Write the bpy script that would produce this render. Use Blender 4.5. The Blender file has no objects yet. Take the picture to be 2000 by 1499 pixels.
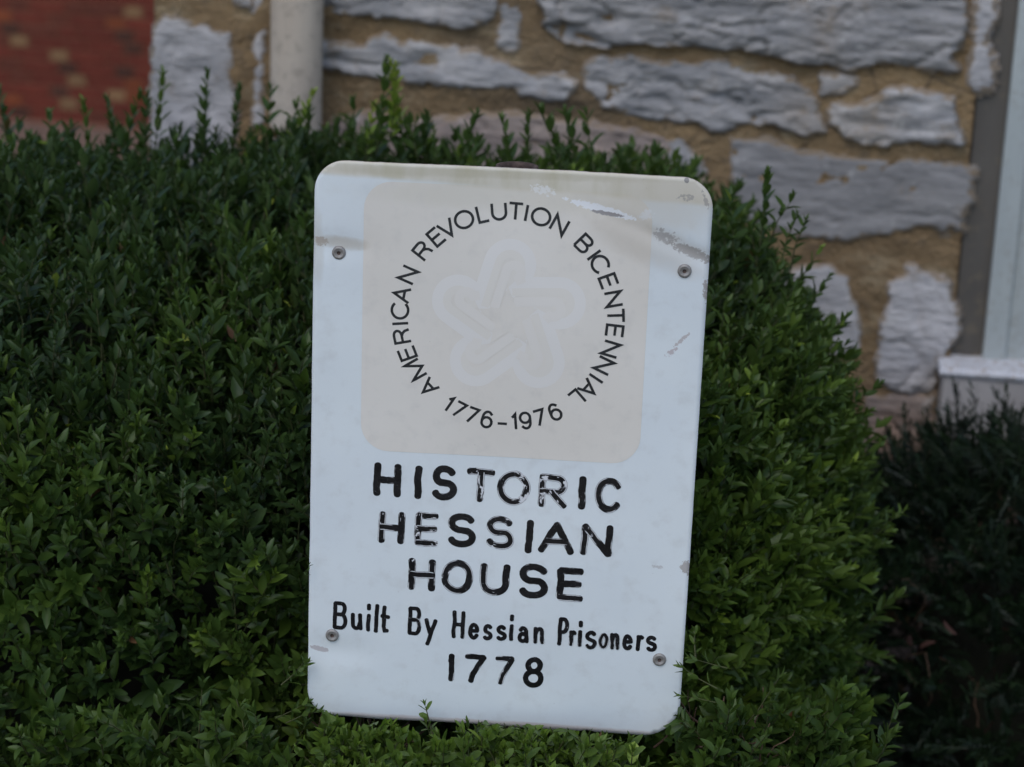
import bpy, bmesh, math, random
import numpy as np
from math import sin, cos, pi, radians
from mathutils import Vector, Matrix, noise as mn

rng = np.random.default_rng(7)
random.seed(7)
SC = bpy.context.scene
COL = SC.collection

# ---------------------------------------------------------------- camera, sky, sun, exposure
CAMZ = 1.45
PITCH, ROLL = radians(17.3), radians(2.3)
FPX = 2000 * 50 / 22.3
FW = np.array([0, cos(PITCH), -sin(PITCH)])
RT0 = np.array([1.0, 0, 0]); UP0 = np.cross(RT0, FW)
UPV = UP0 * cos(ROLL) - RT0 * sin(ROLL)
RTV = RT0 * cos(ROLL) + UP0 * sin(ROLL)
EYE = np.array([0, 0, CAMZ])
cam_d = bpy.data.cameras.new('camera')
cam = bpy.data.objects.new('camera', cam_d); COL.objects.link(cam); SC.camera = cam
cam_d.lens = 50; cam_d.sensor_width = 22.3; cam_d.clip_start = 0.05; cam_d.clip_end = 500
mw = Matrix.Identity(4)
for i in range(3):
    mw[i][0] = RTV[i]; mw[i][1] = UPV[i]; mw[i][2] = -FW[i]; mw[i][3] = EYE[i]
cam.matrix_world = mw
cam_d.dof.use_dof = True; cam_d.dof.focus_distance = 1.815; cam_d.dof.aperture_fstop = 4.3
cam_d.dof.aperture_blades = 8

world = bpy.data.worlds.new("World"); SC.world = world; world.use_nodes = True
wn = world.node_tree; bg = wn.nodes['Background']
sky = wn.nodes.new('ShaderNodeTexSky'); sky.sky_type = 'NISHITA'; sky.sun_disc = False
SUN_EL, SUN_AZ = radians(52), radians(200)      # azimuth clockwise from +Y
sky.sun_elevation = SUN_EL; sky.sun_rotation = SUN_AZ
sky.air_density = 1.0; sky.dust_density = 1.0; sky.ozone_density = 1.0
wn.links.new(sky.outputs[0], bg.inputs[0]); bg.inputs[1].default_value = 0.11
sd = bpy.data.lights.new('sun', 'SUN'); sun = bpy.data.objects.new('sun', sd); COL.objects.link(sun)
sd.energy = 0.5; sd.angle = radians(40); sd.color = (1, .96, .9)
sdir = Vector((sin(SUN_AZ) * cos(SUN_EL), cos(SUN_AZ) * cos(SUN_EL), sin(SUN_EL)))
sun.rotation_euler = sdir.to_track_quat('Z', 'Y').to_euler()
vs = SC.view_settings
SC.display_settings.display_device = 'sRGB'
vs.view_transform = 'Standard'; vs.look = 'None'; vs.exposure = 0.62; vs.gamma = 1; vs.use_curve_mapping = False

# ---------------------------------------------------------------- geometry helpers
def ray(px, py):
    return FW + RTV * ((px - 1000) / FPX) - UPV * ((py - 749.5) / FPX)
def hit(px, py, o, n):
    d = ray(px, py)
    return EYE + d * (np.dot(o - EYE, n) / np.dot(d, n))
def at_depth(px, py, Y):
    d = ray(px, py)
    return EYE + d * (Y / d[1])
def to_px(P):
    d = np.atleast_2d(P) - EYE
    z = d @ FW
    return 1000 + FPX * (d @ RTV) / z, 749.5 - FPX * (d @ UPV) / z, z

def mat(name):
    m = bpy.data.materials.new(name); m.use_nodes = True
    return m, m.node_tree, m.node_tree.nodes['Principled BSDF']
class NT:
    """small node helper"""
    def __init__(s, t): s.t = t
    def n(s, typ, **kw):
        x = s.t.nodes.new(typ)
        for k, v in kw.items(): setattr(x, k, v)
        return x
    def l(s, a, b): s.t.links.new(a, b)
    def val(s, x, sock):
        if isinstance(x, (int, float)): sock.default_value = x
        elif isinstance(x, (tuple, list)): sock.default_value = (*x, 1) if len(x) == 3 and sock.type == 'RGBA' else x
        else: s.l(x, sock)
    def math(s, op, a, b=0.0, c=0.0, clamp=False):
        x = s.n('ShaderNodeMath', operation=op); x.use_clamp = clamp
        s.val(a, x.inputs[0]); s.val(b, x.inputs[1]); s.val(c, x.inputs[2]); return x.outputs[0]
    def mix(s, f, a, b, mode='MIX'):
        x = s.n('ShaderNodeMix', data_type='RGBA', blend_type=mode)
        s.val(f, x.inputs[0]); s.val(a, x.inputs[6]); s.val(b, x.inputs[7]); return x.outputs[2]
    def noise(s, scale, detail=4, vec=None, rough=.55, dist=0):
        x = s.n('ShaderNodeTexNoise'); x.inputs['Scale'].default_value = scale; x.inputs['Detail'].default_value = detail
        x.inputs['Roughness'].default_value = rough; x.inputs['Distortion'].default_value = dist
        if vec is not None: s.l(vec, x.inputs['Vector'])
        return x.outputs[0]
    def step(s, v, a, b):
        x = s.n('ShaderNodeMapRange', interpolation_type='SMOOTHSTEP')
        s.val(v, x.inputs[0]); x.inputs[1].default_value = a; x.inputs[2].default_value = b
        return x.outputs[0]
    def coord(s, which='Object'): return s.n('ShaderNodeTexCoord').outputs[which]
    def mapv(s, vec, scale=(1, 1, 1), rot=(0, 0, 0), loc=(0, 0, 0)):
        x = s.n('ShaderNodeMapping'); s.l(vec, x.inputs[0])
        x.inputs[1].default_value = loc; x.inputs[2].default_value = rot; x.inputs[3].default_value = scale
        return x.outputs[0]
    def bump(s, h, strength, dist, bsdf):
        x = s.n('ShaderNodeBump'); x.inputs[0].default_value = strength; x.inputs[1].default_value = dist
        s.l(h, x.inputs['Height']); s.l(x.outputs[0], bsdf.inputs['Normal'])

def mesh_obj(name, V, F, material=None, parent=None, smooth=False):
    me = bpy.data.meshes.new(name)
    me.from_pydata([tuple(map(float, v)) for v in V], [], [tuple(int(i) for i in f) for f in F])
    if smooth: me.polygons.foreach_set('use_smooth', [True] * len(me.polygons))
    me.update()
    o = bpy.data.objects.new(name, me); COL.objects.link(o)
    if material: me.materials.append(material)
    if parent: o.parent = parent
    return o
def bm_obj(name, bm, material=None, parent=None, smooth=False):
    me = bpy.data.meshes.new(name)
    if smooth:
        for f in bm.faces: f.smooth = True
    bm.normal_update(); bm.to_mesh(me); bm.free()
    o = bpy.data.objects.new(name, me); COL.objects.link(o)
    if material: me.materials.append(material)
    if parent: o.parent = parent
    return o
def thing(name, label, cat, M=None, group=None):
    o = bpy.data.objects.new(name, None); COL.objects.link(o)
    o.empty_display_size = .05
    if M is not None: o.matrix_world = M
    o['label'] = label; o['category'] = cat
    if group: o['group'] = group
    return o
def frame_matrix(o, x, y, z):
    m = Matrix.Identity(4)
    for i in range(3): m[i][0] = x[i]; m[i][1] = y[i]; m[i][2] = z[i]; m[i][3] = o[i]
    return m
def big_mesh(name, V, F, material=None, parent=None, attrs=None, mats=None, midx=None):
    """numpy tri mesh"""
    V = np.asarray(V, np.float32); F = np.asarray(F, np.int32)
    me = bpy.data.meshes.new(name)
    me.vertices.add(len(V)); me.vertices.foreach_set('co', V.ravel())
    k = F.shape[1]
    me.loops.add(F.size); me.loops.foreach_set('vertex_index', F.ravel())
    me.polygons.add(len(F)); me.polygons.foreach_set('loop_start', np.arange(0, F.size, k, dtype=np.int32))
    try: me.polygons.foreach_set('loop_total', np.full(len(F), k, np.int32))
    except Exception: pass
    if mats:
        for m in mats: me.materials.append(m)
        if midx is not None: me.polygons.foreach_set('material_index', np.asarray(midx, np.int32))
    elif material: me.materials.append(material)
    for an, data in (attrs or {}).items():
        a = me.attributes.new(an, 'FLOAT', 'POINT'); a.data.foreach_set('value', np.asarray(data, np.float32))
    me.polygons.foreach_set('use_smooth', [True] * len(F))
    me.update(calc_edges=True)
    o = bpy.data.objects.new(name, me); COL.objects.link(o)
    if parent: o.parent = parent
    return o
def fbm(p, scale, octs=4, lac=2.0, gain=.5):
    """vector numpy value noise: p (N,3)"""
    p = np.asarray(p, float) * scale
    out = np.zeros(len(p)); a = 1; tot = 0
    for o in range(octs):
        out += a * vnoise(p + o * 17.3); tot += a; a *= gain; p = p * lac
    return out / tot
_perm = np.random.default_rng(3).random(4096) * 2 - 1
def vnoise(p):
    i = np.floor(p).astype(np.int64); f = p - i; f = f * f * (3 - 2 * f)
    def h(a, b, c): return _perm[(a * 73856093 ^ b * 19349663 ^ c * 83492791) & 4095]
    r = 0
    for dx in (0, 1):
        for dy in (0, 1):
            for dz in (0, 1):
                w = (f[:, 0] if dx else 1 - f[:, 0]) * (f[:, 1] if dy else 1 - f[:, 1]) * (f[:, 2] if dz else 1 - f[:, 2])
                r = r + w * h(i[:, 0] + dx, i[:, 1] + dy, i[:, 2] + dz)
    return r

# ---------------------------------------------------------------- ground (drops away to the left, behind the house corner)
def ground_z(x, y):
    a = np.clip((-x - .55) / .5, 0, 1); b = np.clip((y - 3.2) / 6, 0, 1)
    return -1.085 * a ** .8 * (b * b * (3 - 2 * b)) ** .6
def build_ground():
    xs = np.concatenate([np.linspace(-200, -8, 14), np.linspace(-7, 3, 81), np.linspace(4, 200, 14)])
    ys = np.concatenate([np.linspace(-200, -3, 10), np.linspace(-2, 16, 100), np.linspace(18, 260, 16)])
    X, Y = np.meshgrid(xs, ys, indexing='ij'); X = X.ravel(); Y = Y.ravel()
    Z = ground_z(X, Y) + .012 * fbm(np.stack([X, Y, X * 0], 1), 6)
    ny = len(ys); F = []
    for i in range(len(xs) - 1):
        for j in range(ny - 1): F.append((i * ny + j, (i + 1) * ny + j, (i + 1) * ny + j + 1, i * ny + j + 1))
    m, t, b = mat('soil'); k = NT(t); c = k.coord()
    n1 = k.noise(9, 6, c); n2 = k.noise(70, 3, c)
    soil = k.mix(k.step(n2, .3, .7), (.035, .022, .016), (.085, .058, .04))
    # pinkish brick-dust paving tone further off to the left, soil near the bed
    sep = k.n('ShaderNodeSeparateXYZ'); k.l(c, sep.inputs[0])
    far = k.step(sep.outputs[1], 3.6, 5.0)
    pave = k.mix(k.step(n1, .35, .65), (.17, .105, .075), (.22, .145, .105))
    k.l(k.mix(far, soil, pave), b.inputs['Base Color']); b.inputs['Roughness'].default_value = .95
    k.bump(n2, .6, .01, b)
    o = mesh_obj('ground', np.stack([X, Y, Z], 1), F, m, smooth=True); o['kind'] = 'structure'
    o['label'] = 'dark soil bed running into pale paving past the house corner'
build_ground()

# ---------------------------------------------------------------- stone house
WA = radians(6.0)
WX = np.array([cos(WA), -sin(WA), 0]); WZ = np.array([0, 0, 1.0]); WN = np.cross(WX, WZ)   # toward the camera
W0 = np.array([0, 3.05, 0.0])
def wp(px, py, off=0.0):
    p = hit(px, py, W0 + WN * off, WN) - W0
    return np.array([p @ WX, p[2]])
house = thing('stone_house', 'old house with grey limestone rubble wall and tan mortar behind the hedge', 'house',
              frame_matrix(W0, WX, WZ, WN))

def stone_material(name, c1, c2, c3, bump=.5):
    m, t, b = mat(name); k = NT(t); c = k.coord()
    oi = k.n('ShaderNodeObjectInfo')
    at = k.n('ShaderNodeAttribute', attribute_name='relief')
    v = k.mapv(c, (1, 2.6, 1))
    n1 = k.noise(9, 6, v, .6, .4); n2 = k.noise(60, 4, v, .6); n3 = k.noise(3.5, 3, c)
    base = k.mix(k.step(n1, .35, .66), c1, c2)
    base = k.mix(k.math('MULTIPLY', k.step(n3, .52, .72), .55), base, c3)
    n5 = k.noise(14, 5, c, .7); n6 = k.noise(32, 5, k.mapv(c, (1, 1, 1), (0, 0, 0), (3, 7, 1)), .7)
    base = k.mix(k.math('MULTIPLY', k.step(n5, .58, .70), .45), base, (.25, .175, .10))
    base = k.mix(k.math('MULTIPLY', k.step(n6, .60, .68), .5), base, (.52, .50, .47))
    n4 = k.noise(26, 5, k.mapv(c, (.32, 2.2, 1), (0, 0, -.06)), .65, .5)
    base = k.mix(k.math('MULTIPLY', k.step(n4, .56, .70), .55), base, tuple(x * .42 for x in c1))
    base = k.mix(k.math('MULTIPLY', k.step(n4, .42, .30), .35), base, tuple(min(1, x * 1.25) for x in c2))
    base = k.mix(k.math('MULTIPLY', k.step(n2, .5, .75), .4), base, tuple(x * .6 for x in c1))
    # mortar smears hold in the rim of the stone
    base = k.mix(k.math('MULTIPLY', k.step(k.math('ADD', at.outputs['Fac'], k.math('MULTIPLY', k.math('SUBTRACT', n2, .5), 1.1)), .22, .0), .8), base, (.22, .155, .088))
    hs = k.n('ShaderNodeHueSaturation'); k.l(base, hs.inputs['Color'])
    k.l(k.math('MULTIPLY_ADD', oi.outputs['Random'], .3, .86), hs.inputs['Value'])
    k.l(hs.outputs[0], b.inputs['Base Color'])
    b.inputs['Roughness'].default_value = .8
    k.bump(k.math('ADD', n1, k.math('MULTIPLY', n2, .4)), bump, .02, b)
    return m
M_STONE = stone_material('grey_limestone', (.24, .235, .235), (.43, .405, .39), (.31, .26, .21))
M_PALE = stone_material('whitewashed_limestone', (.38, .365, .365), (.56, .53, .52), (.42, .38, .34), .7)
M_BROWN = stone_material('brown_stained_stone', (.24, .19, .165), (.34, .27, .23), (.30, .15, .075), .4)
M_SMOOTH = stone_material('smooth_grey_stone', (.23, .22, .215), (.31, .295, .285), (.25, .225, .20), .25)

def mortar_material():
    m, t, b = mat('tan_mortar'); k = NT(t); c = k.coord()
    n1 = k.noise(5, 5, c, .6); n2 = k.noise(45, 5, c, .65); n3 = k.noise(1.8, 3, c)
    col = k.mix(k.step(n1, .35, .65), (.26, .172, .088), (.36, .24, .122))
    col = k.mix(k.step(n3, .48, .62), col, (.20, .142, .084))
    n4 = k.noise(9, 6, k.mapv(c, (1, 1.7, 1), (0, 0, 0), (4, 1, 0)), .7)
    col = k.mix(k.math('MULTIPLY', k.step(n4, .50, .66), .75), col, (.43, .33, .20))
    col = k.mix(k.math('MULTIPLY', k.step(n4, .44, .34), .6), col, (.13, .095, .06))
    vo = k.n('ShaderNodeTexVoronoi', feature='DISTANCE_TO_EDGE'); vo.inputs['Scale'].default_value = 7; k.l(k.mapv(c, (1, 1.3, 1)), vo.inputs[0])
    col = k.mix(k.math('MULTIPLY', k.math('MULTIPLY', k.step(vo.outputs[0], .02, .0), k.step(n1, .45, .6)), .7), col, (.07, .05, .035))
    col = k.mix(k.math('MULTIPLY', k.step(n2, .52, .75), .5), col, (.17, .13, .09))
    k.l(col, b.inputs['Base Color']); b.inputs['Roughness'].default_value = .95
    k.bump(k.math('ADD', n2, k.noise(140, 4, c, .6)), .9, .014, b)
    return m
M_MORTAR = mortar_material()

def seg_dist(P, poly):
    """signed distance (positive inside) of P (N,2) to polygon"""
    A = poly; B = np.roll(poly, -1, 0)
    d = np.full(len(P), 1e9); ins = np.zeros(len(P), bool)
    for a, b in zip(A, B):
        ab = b - a; t = np.clip(((P - a) @ ab) / (ab @ ab + 1e-12), 0, 1)
        q = P - a - t[:, None] * ab
        d = np.minimum(d, np.hypot(q[:, 0], q[:, 1]))
        c = (a[1] > P[:, 1]) != (b[1] > P[:, 1])
        with np.errstate(divide='ignore', invalid='ignore'):
            x = (b[0] - a[0]) * (P[:, 1] - a[1]) / (b[1] - a[1]) + a[0]
        ins ^= c & (P[:, 0] < x)
    return np.where(ins, d, -d)

MORTAR_D = 0.0
def add_stone(poly, material, thick=.022, ledges=1.0, res=.0038, seed=0, label=None):
    iso = material is M_PALE
    poly = np.asarray(poly); m = .012
    x0, y0 = poly.min(0) - m; x1, y1 = poly.max(0) + m
    nx = max(4, int((x1 - x0) / res)); ny = max(4, int((y1 - y0) / res))
    X, Y = np.meshgrid(np.linspace(x0, x1, nx), np.linspace(y0, y1, ny), indexing='ij')
    P = np.stack([X.ravel(), Y.ravel()], 1)
    P3 = np.stack([P[:, 0], P[:, 1], np.full(len(P), seed * 3.7)], 1)
    sdv = seg_dist(P, poly) + .0035 + .0050 * fbm(P3, 95, 3) + .0055 * fbm(P3 * [1, 1.4, 1], 30, 3)
    e = np.clip((sdv + .002) / .0055, -1, 1); thick = thick * .34
    h = np.where(e > 0, np.sqrt(np.clip(1 - (1 - e) ** 2, 0, 1)), e * 1.2) * thick
    # strata: terraced ledges that run along the bed with broken edges
    if iso: P3 = np.stack([P3[:, 0] * .9 + .5 * P3[:, 1], P3[:, 1] * .40 - .25 * P3[:, 0], P3[:, 2]], 1)
    def terrace(fr, warp_, sx, ph):
        u = (P[:, 1] + .07 * (P[:, 0] - x0)) * fr + warp_ * fbm(P3 * [sx, 1, 1] + ph, 12, 4)
        saw = u - np.floor(u)
        return np.where(saw < .86, saw / .86, (1 - saw) / .14) * np.clip(.5 + .9 * fbm(P3 * [.3, 1, 1] + ph, 14, 3), 0, 1)
    q_ = P3 + .012 * np.stack([fbm(P3, 18, 3), fbm(P3 + 5, 18, 3), 0 * P3[:, 0]], 1)
    def crease_(sx, fr, ph, wd):
        c_ = np.abs(fbm(q_ * [sx, 1, 1] + ph, fr, 3)); gate = np.clip(2.2 * fbm(q_ * [.5, 1, 1] + ph + 3, fr * .5, 2) + .55, 0, 1)
        return np.exp(-(c_ / wd) ** 2) * gate
    h = h + np.clip(e, 0, 1) * ledges * ((.0015 if iso else .0060) * terrace(30, 2.6, .35, 0) + (.0004 if iso else .0035) * terrace(85, 2.2, .35, 9)
        + .0075 * fbm(q_ * [.45, 1, 1], 20, 5, 2.1, .6) - .0100 * crease_(.28, 20, 1.7, .06) - .0065 * crease_(.4, 46, 8.1, .07))
    Z = MORTAR_D + h
    keep = sdv.reshape(nx, ny) > -.010
    idx = np.arange(nx * ny).reshape(nx, ny)
    kf = keep[:-1, :-1] & keep[1:, :-1] & keep[1:, 1:] & keep[:-1, 1:]
    F = np.stack([idx[:-1, :-1][kf], idx[1:, :-1][kf], idx[1:, 1:][kf], idx[:-1, 1:][kf]], 1)
    if len(F) == 0: return None
    used = np.unique(F); remap = np.zeros(nx * ny, int); remap[used] = np.arange(len(used))
    V = np.stack([P[:, 0], P[:, 1], Z], 1)[used]
    o = big_mesh('stone', V, remap[F], material, house, {'relief': np.clip(sdv[used] / .02, 0, 1)})
    if label: o['label'] = label
    return o

z4 = lambda L: [(600 + x / 2.857, y / 2.857) for x, y in L]
z5 = lambda L: [(1300 + x / 2.857, y / 2.857) for x, y in L]
z6 = lambda L: [(1350 + x / 2.4985, 400 + y / 2.4985) for x, y in L]
STONES = [
 ([(309,46),(322,34),(345,36),(362,44),(380,56),(398,50),(412,58),(428,68),(452,60),(456,110),(458,200),(452,330),(300,330),(303,200)], M_PALE, .03, .9, 'whitewashed corner stone with rough face beside the brick building'),
 ([(498,-60),(513,-60),(512,60),(508,150),(514,235),(499,240),(503,120)], M_PALE, .014, .4, None),
 ([(455,-50),(494,-50),(494,14),(478,10),(462,2)], M_STONE, .02, .8, None),
 (z4([(100,-130),(1040,-130),(1046,40),(1010,95),(940,135),(870,148),(790,130),(700,112),(620,105),(540,105),(500,85),(400,75),(300,82),(220,75),(140,60),(100,30)]), M_STONE, .026, 1, None),
 (z4([(1095,-130),(1180,-130),(1185,100),(1165,200),(1160,290),(1120,280),(1075,240),(1085,170),(1110,120),(1095,60)]), M_STONE, .018, .6, None),
 (z4([(60,255),(200,262),(340,275),(360,225),(420,203),(500,215),(540,248),(590,240),(700,265),(850,280),(940,300),(1040,345),(1150,380),(1210,420),(1290,432),(1340,415),(1440,425),(1500,458),(1480,510),(1420,545),(1340,545),(1240,525),(1150,480),(1060,490),(980,490),(880,470),(760,460),(560,440),(400,415),(300,405),(150,370),(60,350)]), M_STONE, .022, 1, 'long grey stone tapering to a point above the sign'),
 (z4([(1290,-130),(1300,10),(1345,40),(1345,90),(1330,130),(1390,180),(1450,220),(1560,240),(1680,255),(1800,238)])
  + z5([(0,248),(200,250),(330,258),(430,250),(560,290),(700,330),(830,345),(950,345),(1000,372),(1080,355),(1290,345),(1400,370),(1500,390),(1625,385),(1565,300),(1635,260),(1640,200),(1655,100),(1660,-130)]), M_STONE, .036, 1.5, 'largest grey stone with deep horizontal ledges at the top of the wall'),
 (z4([(1545,480),(1570,360),(1640,340),(1740,340),(1850,330),(1990,365)]) + z5([(130,375),(220,360),(300,350),(430,372),(520,400),(650,420),(740,475),(800,530),(835,580),(832,650),(880,722),(780,738),(640,705),(560,680),(430,690),(330,718),(260,720),(190,690),(0,652)]) + z4([(1880,640),(1760,610),(1650,590),(1610,530)]), M_STONE, .024, .9, None),
 (z5([(868,425),(960,413),(1062,445),(1062,462),(980,492),(878,522)]), M_STONE, .02, .6, 'small wedge shaped stone set in the mortar'),
 (z5([(920,625),(965,590),(1050,610),(1170,570),(1240,510),(1330,492),(1450,530),(1600,545),(1622,700),(1642,790),(1500,797),(1400,780),(1200,792),(1100,787),(990,740),(955,690)]), M_STONE, .028, 1.3, None),
 (z5([(1750,-130),(1825,-130),(1820,100),(1775,200),(1800,330),(1820,400),(1812,490),(1740,500),(1688,450),(1710,350),(1730,200),(1755,110)]), M_PALE, .014, .5, None),
 (z5([(370,785),(470,782),(560,800),(700,850),(900,870),(1100,900),(1300,915),(1500,903),(1640,930),(1695,960),(1690,1100),(1650,1270),(1540,1282),(1480,1250),(1400,1240),(1290,1260),(1240,1300),(1150,1300),(1000,1325),(850,1312),(700,1290),(600,1275),(480,1240),(400,1130),(372,1000),(368,900)]), M_SMOOTH, .013, .45, 'smooth flat grey stone low in the wall right of the sign'),
 (z5([(22,790),(90,778),(130,830),(182,900),(205,960),(150,972),(60,950),(15,880)]), M_STONE, .014, .5, None),
 ([(648,238),(720,228),(800,240),(900,232),(1000,226),(1100,240),(1210,252),(1295,275),(1315,330),(1372,345),(1392,420),(1250,440),(1000,430),(640,420)], M_BROWN, .012, .7, 'brown stained stone behind the top of the sign'),
 ([(1500,540),(1560,530),(1590,528),(1625,522),(1648,540),(1662,575),(1672,610),(1680,640),(1678,676),(1655,680),(1600,690),(1480,690)], M_PALE, .024, .7, None),
 (z6([(965,385),(1045,350),(1065,310),(1090,305),(1110,345),(1180,355),(1250,390),(1262,470),(1284,560),(1280,630),(1235,720),(1175,790),(1165,900),(1080,908),(1040,890),(960,882),(918,850),(903,760),(945,640),(945,520),(975,450)]), M_PALE, .026, .8, 'pale rough stone just left of the window sill'),
 ([(1695,772),(1818,772),(1820,900),(1680,900)], M_BROWN, .010, .4, None),
]
polys = []
for i, (pl, m, th, ld, lb) in enumerate(STONES):
    poly = np.array([wp(x, y) for x, y in pl]); polys.append(poly)
    add_stone(poly, m, th, ld, seed=i + 1, label=lb)

# limits of the wall
S_LEFT = wp(305, 140)[0]
EDGE_TOP, EDGE_LOW = wp(1936, 20), wp(1860, 690)       # edge of the opening at the right
S_EDGE = (EDGE_TOP[0] + EDGE_LOW[0]) / 2
T_HI = wp(1000, -60)[1] + .5
SILL_T = wp(1840, 703)[1]; SILL_L = wp(1822, 740)[0]
# courses of stone outside the traced part, so the wall goes on past the frame
def filler(s0, s1, t0, t1, seed, dens=.11):
    r = random.Random(seed); t = t0
    while t < t1 - .03:
        h = r.uniform(.07, .13); h = min(h, t1 - t)
        s = s0
        while s < s1 - .04:
            w = min(r.uniform(.12, .42), s1 - s)
            g = .012
            n = 12; P = []
            for (ax, ay, bx, by) in ((s+g, t+g, s+w-g, t+g), (s+w-g, t+g, s+w-g, t+h-g), (s+w-g, t+h-g, s+g, t+h-g), (s+g, t+h-g, s+g, t+g)):
                for q in range(4):
                    f = q / 4
                    P.append((ax+(bx-ax)*f + r.uniform(-.007, .007), ay+(by-ay)*f + r.uniform(-.008, .008)))
            add_stone(P, (M_BROWN if seed == 300 else r.choice((M_STONE, M_STONE, M_SMOOTH, M_PALE, M_BROWN))), r.uniform(.012, .028), r.uniform(.4, 1.1), res=.014, seed=seed + int(s * 100) + int(t * 777))
            s += w
        t += h
t_top = wp(1000, -60)[1]
filler(S_LEFT + .02, S_EDGE - .02, t_top + .01, t_top + .42, 100)
t_low = wp(1000, 445)[1]
filler(S_LEFT + .02, wp(1470, 700)[0], .02, t_low, 200)
filler(wp(1480, 800)[0], S_EDGE + .3, .02, wp(1700, 905)[1], 300)

def build_mortar():
    res = .009
    xs = np.arange(S_LEFT, S_EDGE + .001, res); ys = np.arange(-.1, t_top + .5, res)
    X, Y = np.meshgrid(xs, ys, indexing='ij'); P = np.stack([X.ravel(), Y.ravel(), X.ravel() * 0], 1)
    h = .010 * fbm(P * [.8, 1.6, 1], 13, 4) + .0045 * fbm(P, 55, 3) + .0005
    # joint shadow: mortar lies a little hollow
    Z = MORTAR_D + h
    # irregular left (corner) and right edges
    V = np.stack([X.ravel() + np.where(X.ravel() <= xs[0] + 1e-6, .003 * fbm(P, 20, 2), 0), Y.ravel(), Z], 1)
    # the edge of the opening leans as in the photo
    ny = len(ys); idx = np.arange(len(xs) * ny).reshape(len(xs), ny)
    F = np.stack([idx[:-1, :-1], idx[1:, :-1], idx[1:, 1:], idx[:-1, 1:]], -1).reshape(-1, 4)
    # side walls of the corner going back (left) and reveal (right)
    V = list(V); F = list(F)
    def strip(ids, dz):
        base = len(V)
        for i in ids: V.append(V[i] * np.array([1, 1, 0]) + np.array([0, 0, dz]))
        for a in range(len(ids) - 1): F.append((ids[a], base + a, base + a + 1, ids[a + 1]))
    strip(list(idx[0, :]), -3.2)
    strip(list(idx[-1, :])[::-1], -.16)
    # wall under the sill, right of the edge
    o = mesh_obj('mortar', np.array(V), F, M_MORTAR, house, smooth=True)
    me = o.data
    return o
build_mortar()

def box_bm(bm, x0, x1, y0, y1, z0, z1, bev=0.0, seg=2):
    r = bmesh.ops.create_cube(bm, size=1)
    for v in r['verts']:
        v.co = Vector((x0 + (v.co.x + .5) * (x1 - x0), y0 + (v.co.y + .5) * (y1 - y0), z0 + (v.co.z + .5) * (z1 - z0)))
    if bev: bmesh.ops.bevel(bm, geom=list({e for v in r['verts'] for e in v.link_edges}), offset=bev, segments=seg, profile=.5, affect='EDGES')
def box(name, x0, x1, y0, y1, z0, z1, m, parent, bev=0.003, seg=2):
    bm = bmesh.new(); box_bm(bm, x0, x1, y0, y1, z0, z1, bev, seg); return bm_obj(name, bm, m, parent)

def paint_material(name, c1, c2, rough=.5, scale=14, grime=(.3, .28, .25), amt=.4):
    m, t, b = mat(name); k = NT(t); c = k.coord()
    n1 = k.noise(scale, 5, k.mapv(c, (2.5, .6, 2.5)), .6); n2 = k.noise(scale * 7, 4, c, .6); n3 = k.noise(4, 3, c)
    col = k.mix(k.step(n1, .3, .7), c1, c2)
    col = k.mix(k.math('MULTIPLY', k.step(k.math('ADD', n2, k.math('MULTIPLY', n3, .4)), .68, .85), amt), col, grime)
    k.l(col, b.inputs['Base Color']); b.inputs['Roughness'].default_value = rough
    k.bump(k.math('ADD', n1, n2), .15, .003, b)
    return m
M_FRAME = paint_material('aged_white_frame_paint', (.40, .43, .42), (.44, .47, .455), .45)
M_SILL = paint_material('weathered_sill_paint', (.40, .37, .35), (.47, .44, .42), .7, 9, (.33, .29, .25), .3)
M_SILLTOP = paint_material('sill_cap_paint', (.60, .59, .60), (.70, .70, .72), .6, 20, (.35, .27, .2), .8)
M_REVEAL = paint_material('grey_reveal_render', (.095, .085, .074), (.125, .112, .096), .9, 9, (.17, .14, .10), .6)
M_PIPE = paint_material('cream_pipe_paint', (.47, .39, .31), (.55, .47, .38), .5, 9, (.3, .25, .2), .5)

# unseen upper front and eave above the stones, added to shade the hedge top
box('unseen_upper_wall', S_LEFT, S_EDGE + 3.0, T_HI + .001, 5.4, -.4, -.004, M_MORTAR, house, 0)
box('unseen_roof', S_LEFT - .3, S_EDGE + 3.3, 5.4, 5.55, -3.4, .55, M_REVEAL, house, .01)
# wall behind and under the opening
box('wall_panel', S_EDGE - .01, S_EDGE + 1.4, -.1, SILL_T - .02, -.30, -.012, M_MORTAR, house, 0)
# reveal strip: recessed render between the rubble and the frame
FR_TOP, FR_LOW = wp(1992, 20, .0), wp(1916, 690, .0)
FRX = (FR_TOP[0] + FR_LOW[0]) / 2
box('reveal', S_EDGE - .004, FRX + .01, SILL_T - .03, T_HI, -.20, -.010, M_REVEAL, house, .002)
wf = None
bm = bmesh.new()
box_bm(bm, FRX, FRX + .030, SILL_T, T_HI, -.16, .004, .002)
box_bm(bm, FRX + .0305, FRX + .062, SILL_T, T_HI, -.16, -.006, .002)
box_bm(bm, FRX + .0625, FRX + .12, SILL_T, T_HI, -.16, -.001, .002)
wf = bm_obj('window_frame', bm, M_FRAME, house); wf['label'] = 'white painted window frame post with vertical grooves'
glass, gt, gb = mat('window_glass')
gb.inputs['Base Color'].default_value = (.03, .035, .04, 1); gb.inputs['Roughness'].default_value = .05
box('pane', FRX + .12, FRX + 1.2, SILL_T + .06, T_HI, -.12, -.114, glass, wf, 0)
box('bottom_rail', FRX + .121, FRX + 1.2, SILL_T, SILL_T + .06, -.14, -.03, M_FRAME, wf, .003)
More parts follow.
